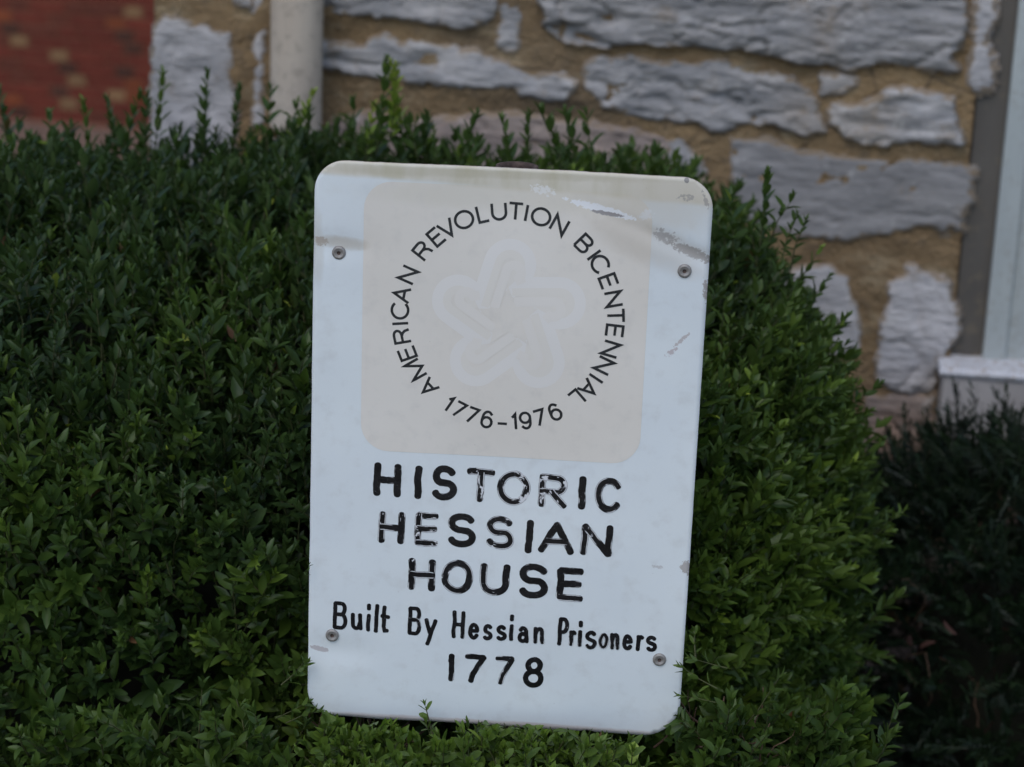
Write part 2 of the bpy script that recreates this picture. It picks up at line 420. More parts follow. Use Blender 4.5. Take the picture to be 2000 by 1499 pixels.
# sill, sticks out of the wall
SO = .05
sl = wp(1842, 745, SO); stp = wp(1900, 722, SO)[1]; slw = wp(1840, 900, SO)[1]
bm = bmesh.new(); box_bm(bm, sl[0], sl[0] + 1.6, slw, stp - .013, -.1, SO, .003)
sill = bm_obj('window_sill', bm, M_SILL, house); sill['label'] = 'thick painted window sill with a worn white top edge'
nx = 240; V = []; F = []
xs = np.linspace(sl[0] - .006, sl[0] + 1.6, nx)
prof = [(-.1, -.012), (SO + .003, -.012), (SO + .006, -.006), (SO + .002, .001), (-.1, .004)]
for i, x in enumerate(xs):
    w = .0025 * mn.noise(Vector((x * 22, 0, 0))) + .0015 * mn.noise(Vector((x * 90, 3, 0)))
    for (z, y) in prof: V.append((x, stp + y + w * (1 if y > -.01 else .3), z + w * 1.2))
for i in range(nx - 1):
    for j in range(4): a = i * 5 + j; F.append((a, a + 5, a + 6, a + 1))
F.append((0, 1, 2, 3, 4))
mesh_obj('sill_cap', V, F, M_SILLTOP, sill, smooth=False)
# downspout
ptop, pbot = wp(581, 10, .055), wp(577, 240, .055)
bm = bmesh.new()
PR = .0345
segs = 40; hs = np.linspace(.05, T_HI, 60)
px_at = lambda t: pbot[0] + (ptop[0] - pbot[0]) * (t - pbot[1]) / (ptop[1] - pbot[1])
px_c = (ptop[0] + pbot[0]) / 2
rings = []
for h in hs:
    rr = []
    for q in range(segs):
        a = 2 * pi * q / segs
        r = PR * (1 + (.035 if q in (24, 25) else 0) + .006 * sin(h * 13))
        rr.append(bm.verts.new((px_c + r * cos(a), h, .055 + r * sin(a))))
    rings.append(rr)
for a, b2 in zip(rings, rings[1:]):
    for q in range(segs): bm.faces.new((a[q], a[(q + 1) % segs], b2[(q + 1) % segs], b2[q]))
dsp = bm_obj('downspout', bm, M_PIPE, house, True); dsp['label'] = 'round cream painted downspout near the house corner'
for zz in (.6, 1.62):
    bm = bmesh.new()
    bmesh.ops.create_cone(bm, cap_ends=True, segments=32, radius1=PR + .004, radius2=PR + .004, depth=.03,
                          matrix=Matrix.Translation((px_c, zz, .055)) @ Matrix.Rotation(pi / 2, 4, 'X'))
    bm_obj('pipe_bracket', bm, M_PIPE, dsp)

# ---------------------------------------------------------------- brick building in the distance
BA = radians(9.0)
BX = np.array([cos(BA), -sin(BA), 0]); BN = np.cross(BX, WZ)
B0 = np.array([-2.0, 12.6, 0.0])
B0[2] = 0
brickb = thing('brick_building', 'red brick building wall at the far left beyond the stone house corner', 'building',
               frame_matrix(B0, BX, WZ, BN))
def bp(px, py):
    p = hit(px, py, B0, BN) - B0; return np.array([p @ BX, p[2]])
def brick_mat(name, a, bcol):
    m, t, b = mat(name); k = NT(t); c = k.coord()
    oi = k.n('ShaderNodeObjectInfo'); n = k.noise(14, 4, c, .6)
    col = k.mix(k.step(n, .3, .7), a, bcol)
    hs = k.n('ShaderNodeHueSaturation'); k.l(col, hs.inputs['Color']); k.l(k.math('MULTIPLY_ADD', oi.outputs['Random'], .3, .85), hs.inputs['Value'])
    k.l(hs.outputs[0], b.inputs['Base Color']); b.inputs['Roughness'].default_value = .9
    k.bump(n, .4, .01, b); return m
BM = [brick_mat('red_brick', (.135, .023, .0115), (.185, .034, .017)), brick_mat('dark_brick', (.060, .024, .014), (.09, .033, .019)),
      brick_mat('buff_brick', (.24, .135, .06), (.28, .17, .08)), brick_mat('orange_brick', (.22, .050, .015), (.25, .065, .02)),
      brick_mat('brown_brick', (.112, .027, .014), (.145, .036, .019))]
m, t, b = mat('brick_mortar'); k = NT(t); n = k.noise(20, 4, k.coord())
k.l(k.mix(n, (.21, .080, .045), (.27, .115, .068)), b.inputs['Base Color']); b.inputs['Roughness'].default_value = .95
M_BMORT = m
CH = .067
u0, u1 = bp(-160, 120)[0], bp(345, 120)[0]
tb = bp(150, 238)[1]; tt = bp(150, -90)[1]
box('wall', u0 - 3, u1 + 1.5, tb - .2, tt + 1.5, -.4, -.012, M_BMORT, brickb, 0)
bmeshes = {}
def brick_mesh(w, mi, var):
    key = (w, mi, var)
    if key in bmeshes: return bmeshes[key]
    bm = bmesh.new(); box_bm(bm, 0, w, 0, CH - .014, -.03, 0, .003, 1)
    for v in bm.verts:
        v.co += Vector((mn.noise(v.co * 30 + Vector((var * 9, 0, 0))), mn.noise(v.co * 30 + Vector((0, var * 5, 3))), 0)) * .0015
    me = bpy.data.meshes.new('brick'); bm.to_mesh(me); bm.free(); me.materials.append(BM[mi]); bmeshes[key] = me
    return me
buff_px = [(30, 86), (160, 108), (163, 153), (292, 14), (215, 170), (165, 192)]
orange_px = [(185, 44), (235, 160)]
dark_px = [(12, 60), (55, 62), (45, 38), (125, 150), (60, 175), (200, 68), (247, 94), (200, 150), (297, 76), (140, 133)]
brown_px = [(100, 30), (110, 120), (20, 150), (40, 20), (190, 5)]
rb = random.Random(5); t = tb; row = 0
bricks = []
while t < tt:
    u = u0 - (.11 if row % 2 else 0) - .05 * (row % 3); hd = row % 2
    while u < u1 + .3:
        w = .10 if hd else .208
        P = B0 + BX * (u + w / 2) + WZ * (t + CH / 2); X_, Y_, _z = to_px(P)
        bricks.append([u, t, w, hd, 0 if rb.random() < .80 else rb.choice((4, 4, 4, 3, 1)), X_[0], Y_[0]])
        hd = 1 - hd; u += w + .011
    t += CH; row += 1
for L_, mi in ((brown_px, 4), (dark_px, 1), (orange_px, 3), (buff_px, 2)):
    for a, b_ in L_:
        q = min(bricks, key=lambda q: abs(q[5] - a) + 1.6 * abs(q[6] - b_) + (0 if q[3] else 70)); q[4] = mi
for q in bricks[:300]:
    o = bpy.data.objects.new('brick', brick_mesh(q[2], q[4], rb.randrange(3))); COL.objects.link(o); o.parent = brickb
    o.location = (q[0], q[1], rb.uniform(-.003, .003))
# a coarse pale band at the wall foot
box('foundation', u0 - 3, u1 + 1.5, tb - .25, tb - .004, -.3, .03, M_BMORT, brickb, .005)

# ---------------------------------------------------------------- sign
SO_, SU, SV, SNn = None, None, None, None
a_, t_, g_ = 0.05876328, -0.04766011, 0.00301482
u = np.array([cos(a_), -sin(a_), 0]); v = np.array([0, 0, 1.0]); n = np.cross(u, v)
v2 = v * cos(t_) + n * sin(t_)
SU = u * cos(g_) + v2 * sin(g_); SV = v2 * cos(g_) - u * sin(g_); SN = np.cross(SU, SV)
SORG = np.array([-0.00519038, 1.71022395, 0.8572771])
def sp(px, py):
    p = hit(px, py, SORG, SN) - SORG; return np.array([p @ SU, p @ SV])
sign = thing('historic_sign', 'white metal sign reading HISTORIC HESSIAN HOUSE with round bicentennial emblem, in the hedge', 'sign',
             frame_matrix(SORG, SU, SV, SN))
# outline: photographed corners
CT = [sp(615.6, 311), sp(1395.7, 347.6), sp(1324.3, 1441.5), sp(600.1, 1395.2)]    # TL TR BR BL
CRA, CRB = sp(1105, 380), sp(1392, 512)       # crease at the upper right
def crease(p):
    ab = CRB - CRA; L = np.hypot(*ab); ab = ab / L
    q = np.asarray(p) - CRA; s = q @ ab; d = q @ np.array([-ab[1], ab[0]])
    fade = np.clip(s / L, 0, 1.1) if np.isscalar(s) else np.clip(s / L, 0, 1.1)
    return s, d, fade
def warp(U, V_):
    P = np.stack([np.ravel(U), np.ravel(V_)], 1)
    s, d, f = crease(P)
    z = -.0022 * f * np.exp(-(d / .006) ** 2) + .006 * f * np.clip(d / .07, 0, 1)          # folded corner leans forward
    z = z + .0026 * fbm(np.stack([P[:, 0], P[:, 1], P[:, 0] * 0], 1), 9, 2)
    c = sp(655, 1262); r = np.hypot((P[:, 0] - c[0]) / .03, (P[:, 1] - c[1] + .004) / .012)
    z = z - .0018 * np.exp(-r * r)
    c = sp(640, 480); r = np.hypot((P[:, 0] - c[0]) / .035, (P[:, 1] - c[1]) / .010)
    z = z - .0015 * np.exp(-r * r)
    return z
def bil(s, t):  # s 0..1 left->right, t 0..1 bottom->top
    return (CT[3] * (1 - s) + CT[2] * s) * (1 - t) + (CT[0] * (1 - s) + CT[1] * s) * t
def panel_outline(n=10, R=(.024, .024, .030, .022)):
    # start top-left, clockwise
    out = []
    C4 = [CT[0], CT[1], CT[2], CT[3]]
    for i in range(4):
        c = C4[i]; pr = C4[i - 1]; nx_ = C4[(i + 1) % 4]
        d1 = (pr - c) / np.hypot(*(pr - c)); d2 = (nx_ - c) / np.hypot(*(nx_ - c)); r = R[i]
        for q in range(n + 1):
            th = pi / 2 * q / n
            out.append(c + d1 * r * (1 - sin(th)) + d2 * r * (1 - cos(th)))
        # edge points
        e0 = c + d2 * r; e1 = nx_ - (nx_ - c) / np.hypot(*(nx_ - c)) * R[(i + 1) % 4]
        for q in range(1, 40):
            p = e0 + (e1 - e0) * q / 40
            nrm = np.array([d2[1], -d2[0]])
            w = .0003 * mn.noise(Vector((p[0] * 60, p[1] * 60, i)))
            if i == 2: w += .0011 * mn.noise(Vector((p[0] * 22, 1.3, 2)))
            p = p + nrm * w
            if i == 2:
                tr = sp(1143, 1428); dd = abs(p[0] - tr[0])
                if dd < .003: p = p + np.array([0, .0022 * (1 - dd / .003)])
            out.append(p)
    return out
def build_panel():
    OUT = np.array(panel_outline())
    bm = bmesh.new()
    # interior grid + outline, triangulated through scanline: use a grid clipped by the outline
    from mathutils.geometry import delaunay_2d_cdt
    pts = [Vector(p) for p in OUT]; ne = len(pts)
    res = .0035
    gx = np.arange(OUT[:, 0].min(), OUT[:, 0].max(), res); gy = np.arange(OUT[:, 1].min(), OUT[:, 1].max(), res)
    G = np.stack(np.meshgrid(gx, gy, indexing='ij'), -1).reshape(-1, 2)
    G = G[seg_dist(G, OUT) > .0015]
    pts += [Vector(p) for p in G]
    r = delaunay_2d_cdt(pts, [(i, (i + 1) % ne) for i in range(ne)], [list(range(ne))], 1, 1e-6)
    vv = np.array([list(p) for p in r[0]])
    z = warp(vv[:, 0], vv[:, 1])
    front = [bm.verts.new((p[0], p[1], h)) for p, h in zip(vv, z)]
    T = .0022
    back = [bm.verts.new((p[0], p[1], h - T)) for p, h in zip(vv, z)]
    for f in r[2]:
        ff = [front[i] for i in f]; bb = [back[i] for i in f]
        fc = bm.faces.new(ff); fc.normal_update()
        if fc.normal.z < 0: fc.normal_flip()
        fc.smooth = True
        fb = bm.faces.new(bb); fb.normal_update()
        if fb.normal.z > 0: fb.normal_flip()
    bedges = [e for e in bm.edges if len(e.link_faces) == 1 and e.verts[0] in set(front)]
    fi = {v_: i for i, v_ in enumerate(front)}
    for e in bedges:
        a, b2 = fi[e.verts[0]], fi[e.verts[1]]
        f = bm.faces.new((front[a], front[b2], back[b2], back[a])); f.material_index = 1
    bmesh.ops.recalc_face_normals(bm, faces=bm.faces[:])
    return bm
def line_mask(k, c, A, B, w, nz, amp, soft=False):
    """0..1 mask near a segment on the sign, ragged by a noise"""
    A = Vector((A[0], A[1], 0)); B = Vector((B[0], B[1], 0)); L = (B - A).length; ang = math.atan2(B.y - A.y, B.x - A.x)
    mp = k.n('ShaderNodeMapping', vector_type='TEXTURE'); k.l(c, mp.inputs[0])
    mp.inputs[1].default_value = (*((A + B) / 2).xy, 0); mp.inputs[2].default_value = (0, 0, ang)
    mp.inputs[3].default_value = (L / 2, w, 1)
    s = k.n('ShaderNodeSeparateXYZ'); k.l(mp.outputs[0], s.inputs[0])
    x2 = k.math('POWER', k.math('ABSOLUTE', s.outputs[0]), 2.2); y2 = k.math('POWER', k.math('ABSOLUTE', s.outputs[1]), 2)
    d = k.math('ADD', k.math('ADD', x2, y2), k.math('MULTIPLY', k.math('SUBTRACT', nz, .5), amp))
    return k.step(d, 1.05, .9) if not soft else k.step(d, 1.5, .1)
def sign_paint(name, base1, base2, sticker=False):
    m, t, b = mat(name); k = NT(t); c = k.coord()
    n_big = k.noise(9, 4, c, .5); n_mid = k.noise(60, 5, c, .6); n_fine = k.noise(420, 4, c, .65); n_rag = k.noise(330, 6, c, .72)
    n_sp = k.noise(800, 2, c, .5)
    col = k.mix(k.step(n_big, .3, .7), base1, base2)
    col = k.mix(k.math('MULTIPLY', k.step(n_mid, .48, .75), .20), col, (.45, .43, .40))
    # yellowed band along the top edge and soft rust drips
    s = k.n('ShaderNodeSeparateXYZ'); k.l(c, s.inputs[0])
    top = sp(850, 320)[1]; dn = sp(850, 366)[1]
    yv = k.math('ADD', k.math('MULTIPLY_ADD', s.outputs[0], .035, s.outputs[1]), k.math('MULTIPLY', k.math('SUBTRACT', n_big, .5), .010))
    yel = k.step(yv, dn - .001, dn + .004)
    ycol = k.mix(k.step(k.noise(45, 4, k.mapv(c, (1, .35, 1)), .6), .38, .7), (.66, .60, .49), (.53, .47, .32))
    col = k.mix(k.math('MULTIPLY', yel, .85), col, ycol)
    # brownish dirt round the crease and the left bolt
    for (A, B, w, a, cc) in (((1150, 430), (1392, 530), .012, .45, (.52, .46, .38)), ((616, 468), (720, 480), .004, .55, (.45, .38, .28)),
                             ((700, 372), (1330, 398), .009, .35, (.60, .56, .45)), ((640, 330), (1340, 352), .003, .35, (.42, .38, .25)),
                             ((616, 400), (622, 560), .004, .35, (.5, .46, .38)), ((640, 1394), (1300, 1436), .0022, .55, (.45, .33, .27)),
                             ((1180, 352), (1400, 420), .020, .5, (.60, .55, .46)), ((660, 380), (990, 560), .05, .10, (.55, .53, .48))):
        q = line_mask(k, c, sp(*A), sp(*B), w * 1.35, n_mid, 2.0, True)
        col = k.mix(k.math('MULTIPLY', q, a), col, cc)
    # fine dirt specks
    col = k.mix(k.math('MULTIPLY', k.step(n_fine, .70, .78), .5), col, (.30, .27, .23))
    edge = k.math('MULTIPLY', k.step(n_rag, .64, .70), k.step(yv, sp(850, 352)[1], sp(850, 322)[1]))
    col = k.mix(k.math('MULTIPLY', edge, .6), col, (.33, .26, .17))
    n_l = k.noise(1.0, 4, k.mapv(c, (900, 22, 1), (0, 0, .5)), .6); n_l2 = k.noise(1.0, 4, k.mapv(c, (20, 800, 1), (0, 0, .25)), .6)
    scr = k.math('MULTIPLY', k.math('MAXIMUM', k.step(n_l, .74, .78), k.step(n_l2, .75, .79)), k.step(n_mid, .50, .60))
    col = k.mix(k.math('MULTIPLY', scr, .45), col, (.36, .35, .34))
    rough = k.math('MULTIPLY_ADD', n_mid, .25, .22)
    # flaked paint: white chips showing primer, grey bare metal
    for (A, B, w, amp, cc, al) in (((1112, 392), (1245, 428), .0026, 2.4, (.80, .80, .80), 1), ((1040, 368), (1082, 376), .0028, 3.6, (.78, .77, .74), .8),
                                   ((1246, 425), (1275, 415), .003, 4.5, (.72, .72, .71), .7),
                                   ((1157, 412), (1215, 422), .0014, 2.0, (.33, .31, .30), 1), ((1280, 455), (1322, 470), .0042, 4.2, (.40, .38, .36), .9),
                                   ((1312, 476), (1392, 510), .0035, 2.6, (.36, .335, .31), .9), ((1340, 346), (1343, 356), .0016, 1.5, (.25, .24, .23), .9),
                                   ((1325, 384), (1360, 386), .0016, 5.2, (.33, .31, .29), .7), ((1372, 372), (1382, 402), .0012, 4.2, (.33, .31, .29), .7), ((1302, 696), (1322, 680), .0016, 4.2, (.45, .36, .36), .7), ((1318, 676), (1345, 652), .0012, 4.2, (.45, .38, .36), .7),
                                   ((1332, 1100), (1352, 1118), .004, 3.2, (.38, .34, .31), .8), ((1276, 1105), (1296, 1108), .0014, 4.2, (.45, .42, .4), .6),
                                   ((606, 1264), (640, 1272), .0018, 2.0, (.42, .36, .36), .7), ((1377, 548), (1383, 590), .0022, 3.5, (.35, .3, .27), .8),
                                   ((616, 470), (640, 472), .003, 3.0, (.42, .36, .30), .8)):
        q = line_mask(k, c, sp(*A), sp(*B), w * 1.15, n_rag, amp * 2.3)
        col = k.mix(k.math('MULTIPLY', q, al), col, cc)
    k.l(col, b.inputs['Base Color']); k.l(rough, b.inputs['Roughness'])
    b.inputs['Specular IOR Level'].default_value = .35
    k.bump(k.math('ADD', k.math('MULTIPLY', n_fine, .15), n_mid), .10, .0015, b)
    return m
M_WHITE = sign_paint('white_sign_enamel', (.71, .755, .77), (.75, .79, .79))
M_BEIGE = sign_paint('beige_faded_decal', (.74, .69, .615), (.77, .725, .655), True)
m, t, b = mat('sign_edge_rust'); k = NT(t); nn = k.noise(160, 4, k.coord(), .65)
k.l(k.mix(k.step(nn, .42, .6), (.42, .36, .31), (.16, .09, .06)), b.inputs['Base Color']); b.inputs['Roughness'].default_value = .8
M_EDGE = m
pan = bm_obj('panel', build_panel(), M_WHITE, sign); pan.data.materials.append(M_EDGE)

# sheets that lie on the panel
def sheet(name, polys_, z, material, parent=sign, res=.006):
    """thin print following the bent panel; polys_ = list of uv outlines"""
    from mathutils.geometry import delaunay_2d_cdt
    V = []; F = []
    for j, P in enumerate(polys_):
        P = np.asarray(P); ne = len(P)
        pts = [Vector(p) for p in P]
        if res:
            gx = np.arange(P[:, 0].min(), P[:, 0].max(), res); gy = np.arange(P[:, 1].min(), P[:, 1].max(), res)
            G = np.stack(np.meshgrid(gx, gy, indexing='ij'), -1).reshape(-1, 2)
            if len(G): G = G[seg_dist(G, P) > .0008]
            pts += [Vector(p) for p in G]
        r = delaunay_2d_cdt(pts, [(i, (i + 1) % ne) for i in range(ne)], [list(range(ne))], 1, 1e-7)
        vv = np.array([list(p) for p in r[0]]); zz = warp(vv[:, 0], vv[:, 1]) + z + j * 1.5e-5
        o = len(V); V += [(a, b2, c_) for (a, b2), c_ in zip(vv, zz)]
        for f in r[2]:
            f = [o + i for i in f]; A, B, C = (np.array(V[f[0]]), np.array(V[f[1]]), np.array(V[f[2]]))
            if np.cross(B - A, C - A)[2] < 0: f = f[::-1]
            F.append(f)
    return mesh_obj(name, V, F, material, parent, smooth=True)
def rounded_quad(c4, r, n=8):
    out = []
    for i in range(4):
        c = c4[i]; pr = c4[i - 1]; nx_ = c4[(i + 1) % 4]
        d1 = (pr - c) / np.hypot(*(pr - c)); d2 = (nx_ - c) / np.hypot(*(nx_ - c))
        for q in range(n + 1):
            th = pi / 2 * q / n; out.append(c + d1 * r * (1 - sin(th)) + d2 * r * (1 - cos(th)))
    return np.array(out)
dec = rounded_quad([sp(712, 352), sp(1277, 381), sp(1248, 908), sp(704, 879)], .022)
dec = np.array([q for a_i in range(len(dec)) for q in (dec[a_i] + (dec[(a_i + 1) % len(dec)] - dec[a_i]) * np.linspace(0, 1, max(2, int(np.hypot(*(dec[(a_i + 1) % len(dec)] - dec[a_i])) / .003) + 1), endpoint=True)[:-1, None])])
decal = sheet('decal', [dec], 1.6e-4, M_BEIGE, res=.0035); decal['label'] = 'faded beige square decal with the round bicentennial lettering'

# ribbons ------------------------------------------------------------------
def ribbon(pts, w, cap='butt', closed=False, taper=None):
    """strip outline as quads with (along, across) coordinates -> lists"""
    pts = [np.asarray(p, float) for p in pts]
    if closed: pts = pts + [pts[0]]
    n_ = len(pts); V = []; UV = []; F = []; s = 0
    for i in range(n_):
        if closed:
            a = pts[i - 1] if i > 0 else pts[-2]; c = pts[i + 1] if i < n_ - 1 else pts[1]
        else:
            a = pts[max(i - 1, 0)]; c = pts[min(i + 1, n_ - 1)]
        p = pts[i]
        d1 = p - a; d2 = c - p
        if np.hypot(*d1) < 1e-9: d1 = d2
        if np.hypot(*d2) < 1e-9: d2 = d1
        d1 = d1 / np.hypot(*d1); d2 = d2 / np.hypot(*d2)
        t = d1 + d2
        t = t / (np.hypot(*t) + 1e-9)
        nr = np.array([-t[1], t[0]]); kf = 1 / max(.35 if w < .008 else .95, nr @ np.array([-d1[1], d1[0]]))
        if i: s += np.hypot(*(p - pts[i - 1]))
        ww = w * (taper(i / (n_ - 1)) if taper else 1)
        V += [p + nr * ww / 2 * kf, p - nr * ww / 2 * kf]; UV += [(s, 1), (s, -1)]
    for i in range(n_ - 1): F.append((2 * i, 2 * i + 1, 2 * i + 3, 2 * i + 2))
    if cap == 'round' and not closed:
        for end, sg in ((0, -1), (n_ - 1, 1)):
            p = pts[end]; d = (pts[1] - pts[0]) if end == 0 else (pts[-1] - pts[-2]); d = d / np.hypot(*d)
            nr = np.array([-d[1], d[0]]); ww = w * (taper(end / (n_ - 1)) if taper else 1) / 2
            b0 = len(V); V.append(p); UV.append((UV[2 * end][0], 0)); K = 8
            for q in range(K + 1):
                th = -pi / 2 + pi * q / K
                V.append(p + nr * ww * sin(th) * .98 + d * sg * ww * cos(th) * .75); UV.append((UV[2 * end][0] + sg * ww * cos(th), sin(th)))
            for q in range(K): F.append((b0, b0 + 1 + q, b0 + 2 + q))
    return V, UV, F
def arc(cx, cy, rx, ry, a0, a1, n=16):
    return [(cx + rx * cos(radians(a0 + (a1 - a0) * i / n)), cy + ry * sin(radians(a0 + (a1 - a0) * i / n))) for i in range(n + 1)]
# stroke font: unit box x 0..1, y 0..1 (stroke centrelines already inset by the caller)
def G(ch):
    return {
     'A': [[(0, 0), (.5, 1), (1, 0)], [(.19, .36), (.81, .36)]],
     'B': [[(0, 0), (0, 1), (.5, 1)] + arc(.58, .77, .36, .23, 90, -90, 10)[1:] + [(0, .54)], [(.0, .54), (.55, .54)] + arc(.62, .27, .38, .27, 90, -90, 12)[1:] + [(0, 0)]],
     'C': [arc(.53, .5, .53, .5, 40, 320, 26)],
     'E': [[(.98, 1), (0, 1), (0, 0), (1, 0)], [(0, .52), (.92, .52)]],
     'H': [[(0, 0), (0, 1)], [(1, 0), (1, 1)], [(0, .5), (1, .5)]],
     'I': [[(.5, 0), (.5, 1)]],
     'L': [[(0, 1), (0, 0), (1, 0)]],
     'M': [[(0, 0), (0, 1), (.5, .0), (1, 1), (1, 0)]],
     'N': [[(0, 0), (0, 1), (1, 0), (1, 1)]],
     'O': [arc(.5, .5, .5, .5, 90, 450, 36)],
     'P': [[(0, 0), (0, 1), (.5, 1)] + arc(.55, .74, .42, .26, 90, -90, 10)[1:] + [(0, .48)]],
     'R': [[(0, 0), (0, 1), (.55, 1)] + arc(.6, .76, .38, .24, 90, -90, 10)[1:] + [(0, .52)], [(.5, .52), (.72, .44), (.88, .28), (.95, 0)]],
     'Rs': [[(0, 0), (0, 1), (.55, 1)] + arc(.6, .74, .36, .26, 90, -90, 10)[1:] + [(0, .48)], [(.45, .48), (1, 0)]],
     'S': [arc(.48, .75, .46, .25, 25, 90, 6)[0:] + arc(.48, .75, .44, .25, 90, 250, 10)[1:] + [(.5, .51)] + arc(.52, .26, .46, .26, 75, -90, 12)[1:] + arc(.5, .26, .5, .26, -90, -158, 6)[1:]],
     'T': [[(0, 1), (1, 1)], [(.5, 1), (.5, 0)]],
     'U': [[(0, 1), (0, .42)] + arc(.5, .4, .5, .4, 180, 360, 14)[1:] + [(1, 1)]],
     'V': [[(0, 1), (.5, 0), (1, 1)]],
     '1': [[(.0, .76), (.25, .80), (.55, .88), (.62, 1), (.62, 0)]],
     '1h': [[(.1, .76), (.75, .98), (.75, 0)]],
     '7': [[(0, 1), (1, 1), (.62, .6), (.38, .3), (.28, 0)]],
     '7h': [[(0, .98), (1, .98), (.2, 0)]],
     '6': [[(.92, .82)] + arc(.52, .62, .42, .38, 50, 180, 10) + [(.06, .4)], arc(.52, .32, .46, .32, 90, 450, 24)],
     '9': [[(.08, .18)] + arc(.48, .38, .42, .38, 230, 360, 10) + [(.94, .6)], arc(.48, .68, .46, .32, 90, 450, 24)],
     '8': [arc(.5, .77, .40, .23, 90, 450, 22), arc(.5, .27, .5, .27, 90, 450, 24)],
     '-': [[(0, .36), (1, .36)]],
     'u': [[(0, 1), (0, .35)] + arc(.42, .33, .42, .33, 180, 330, 9)[1:] + [(.95, .45)], [(.95, 1), (.98, 0)]],
     'i': [[(.4, 0), (.55, .60)], [(.5, .84), (.5, 1)]],
     'l': [[(.4, 0), (.55, 1)]],
     't': [[(.35, 1), (.28, .2), (.45, .02), (.85, .03)], [(0, .62), (1, .60)]],
     'y': [[(0, 1), (.42, .46)], [(1, .98), (.2, 0)]],
     'e': [[(.06, .52), (.94, .56)] + arc(.5, .54, .45, .46, 10, 180, 10)[1:] + arc(.5, .5, .47, .5, 180, 325, 10)[1:]],
     's': [arc(.5, .76, .44, .24, 30, 240, 12) + [(.5, .5)] + arc(.5, .25, .47, .25, 60, -150, 14)[1:]],
     'a': [[(.12, .82)] + arc(.48, .72, .40, .28, 120, 10, 7) + [(.9, .5), (.98, 0)], arc(.48, .28, .42, .28, 60, 350, 14)],
     'n': [[(.02, 1), (.06, 0)], [(.05, .6)] + arc(.52, .66, .42, .33, 160, 10, 8) + [(.98, 0)]],
     'r': [[(.05, 1), (.12, 0)], [(.1, .6)] + arc(.6, .62, .42, .36, 150, 50, 6)],
     'o': [arc(.5, .5, .5, .5, 90, 450, 26)],
    }[ch]
def dense(pts, step):
    out = [np.asarray(pts[0], float)]
    for a, b2 in zip(pts, pts[1:]):
        a = np.asarray(a, float); b2 = np.asarray(b2, float); k_ = max(1, int(np.hypot(*(b2 - a)) / step))
        for q in range(1, k_ + 1): out.append(a + (b2 - a) * q / k_)
    return out
def letters(name, specs, material, z, label=None, hand=0.0):
    """specs: (glyph, matrix fn (x,y)->uv, stroke width, cap, wear)"""
    V = []; F = []; UVs = []; W = []
    lvl = 0
    for gi, (ch, fn, w, cap, wear_gloss) in enumerate(specs):
        sts = []
        for st in G(ch):
            if cap == 'round':
                cur = [st[0]]
                for a_i in range(1, len(st)):
                    cur.append(st[a_i])
                    if a_i < len(st) - 1:
                        d1 = np.subtract(st[a_i], st[a_i - 1]); d2 = np.subtract(st[a_i + 1], st[a_i])
                        if d1 @ d2 < .62 * np.hypot(*d1) * np.hypot(*d2): sts.append(cur); cur = [st[a_i]]
                sts.append(cur)
            else: sts.append(st)
        for st in sts:
            pts = [fn(x, y) for x, y in st]
            pts = dense(pts, .0025 if cap == 'butt' else .0014)
            pts = np.array(pts)
            closed = np.hypot(*(pts[0] - pts[-1])) < 1e-5
            if closed: pts = pts[:-1]
            tp = None
            if hand:
                so = rng.random() * 50
                pts = pts + hand * .0007 * np.array([[mn.noise(Vector((so, i * .16, 0))), mn.noise(Vector((so, 9, i * .16)))] for i in range(len(pts))])
                tp = (lambda so: (lambda f: 1 + .10 * hand * mn.noise(Vector((f * 6 + so, 2, 0)))  + .07 * hand * mn.noise(Vector((f * 25 + so, 5, 0)))))(so)
            v_, uv_, f_ = ribbon(pts, w, cap, closed, tp)
            o = len(V); v_ = np.array(v_)
            zz = warp(v_[:, 0], v_[:, 1]) + z + (lvl % 40) * .8e-5; lvl += 1
            V += [(a, b2, c_) for (a, b2), c_ in zip(v_, zz)]
            UVs += [(a + gi * .37 + lvl * .11, b2) for a, b2 in uv_]; W += [wear_gloss] * len(v_)
            F += [tuple(o + i for i in f) for f in f_]
    # front side must face +z
    F2 = []
    for f in F:
        A, B, C = (np.array(V[f[0]]), np.array(V[f[1]]), np.array(V[f[2]]))
        F2.append(f[::-1] if np.cross(B - A, C - A)[2] < 0 else f)
    ob = mesh_obj(name, V, F2, material, sign)
    me = ob.data
    for an, d_ in (('along', [x[0] for x in UVs]), ('across', [x[1] for x in UVs]), ('wear_gloss', W)):
        at = me.attributes.new(an, 'FLOAT', 'POINT'); at.data.foreach_set('value', d_)
    if label: ob['label'] = label
    return ob
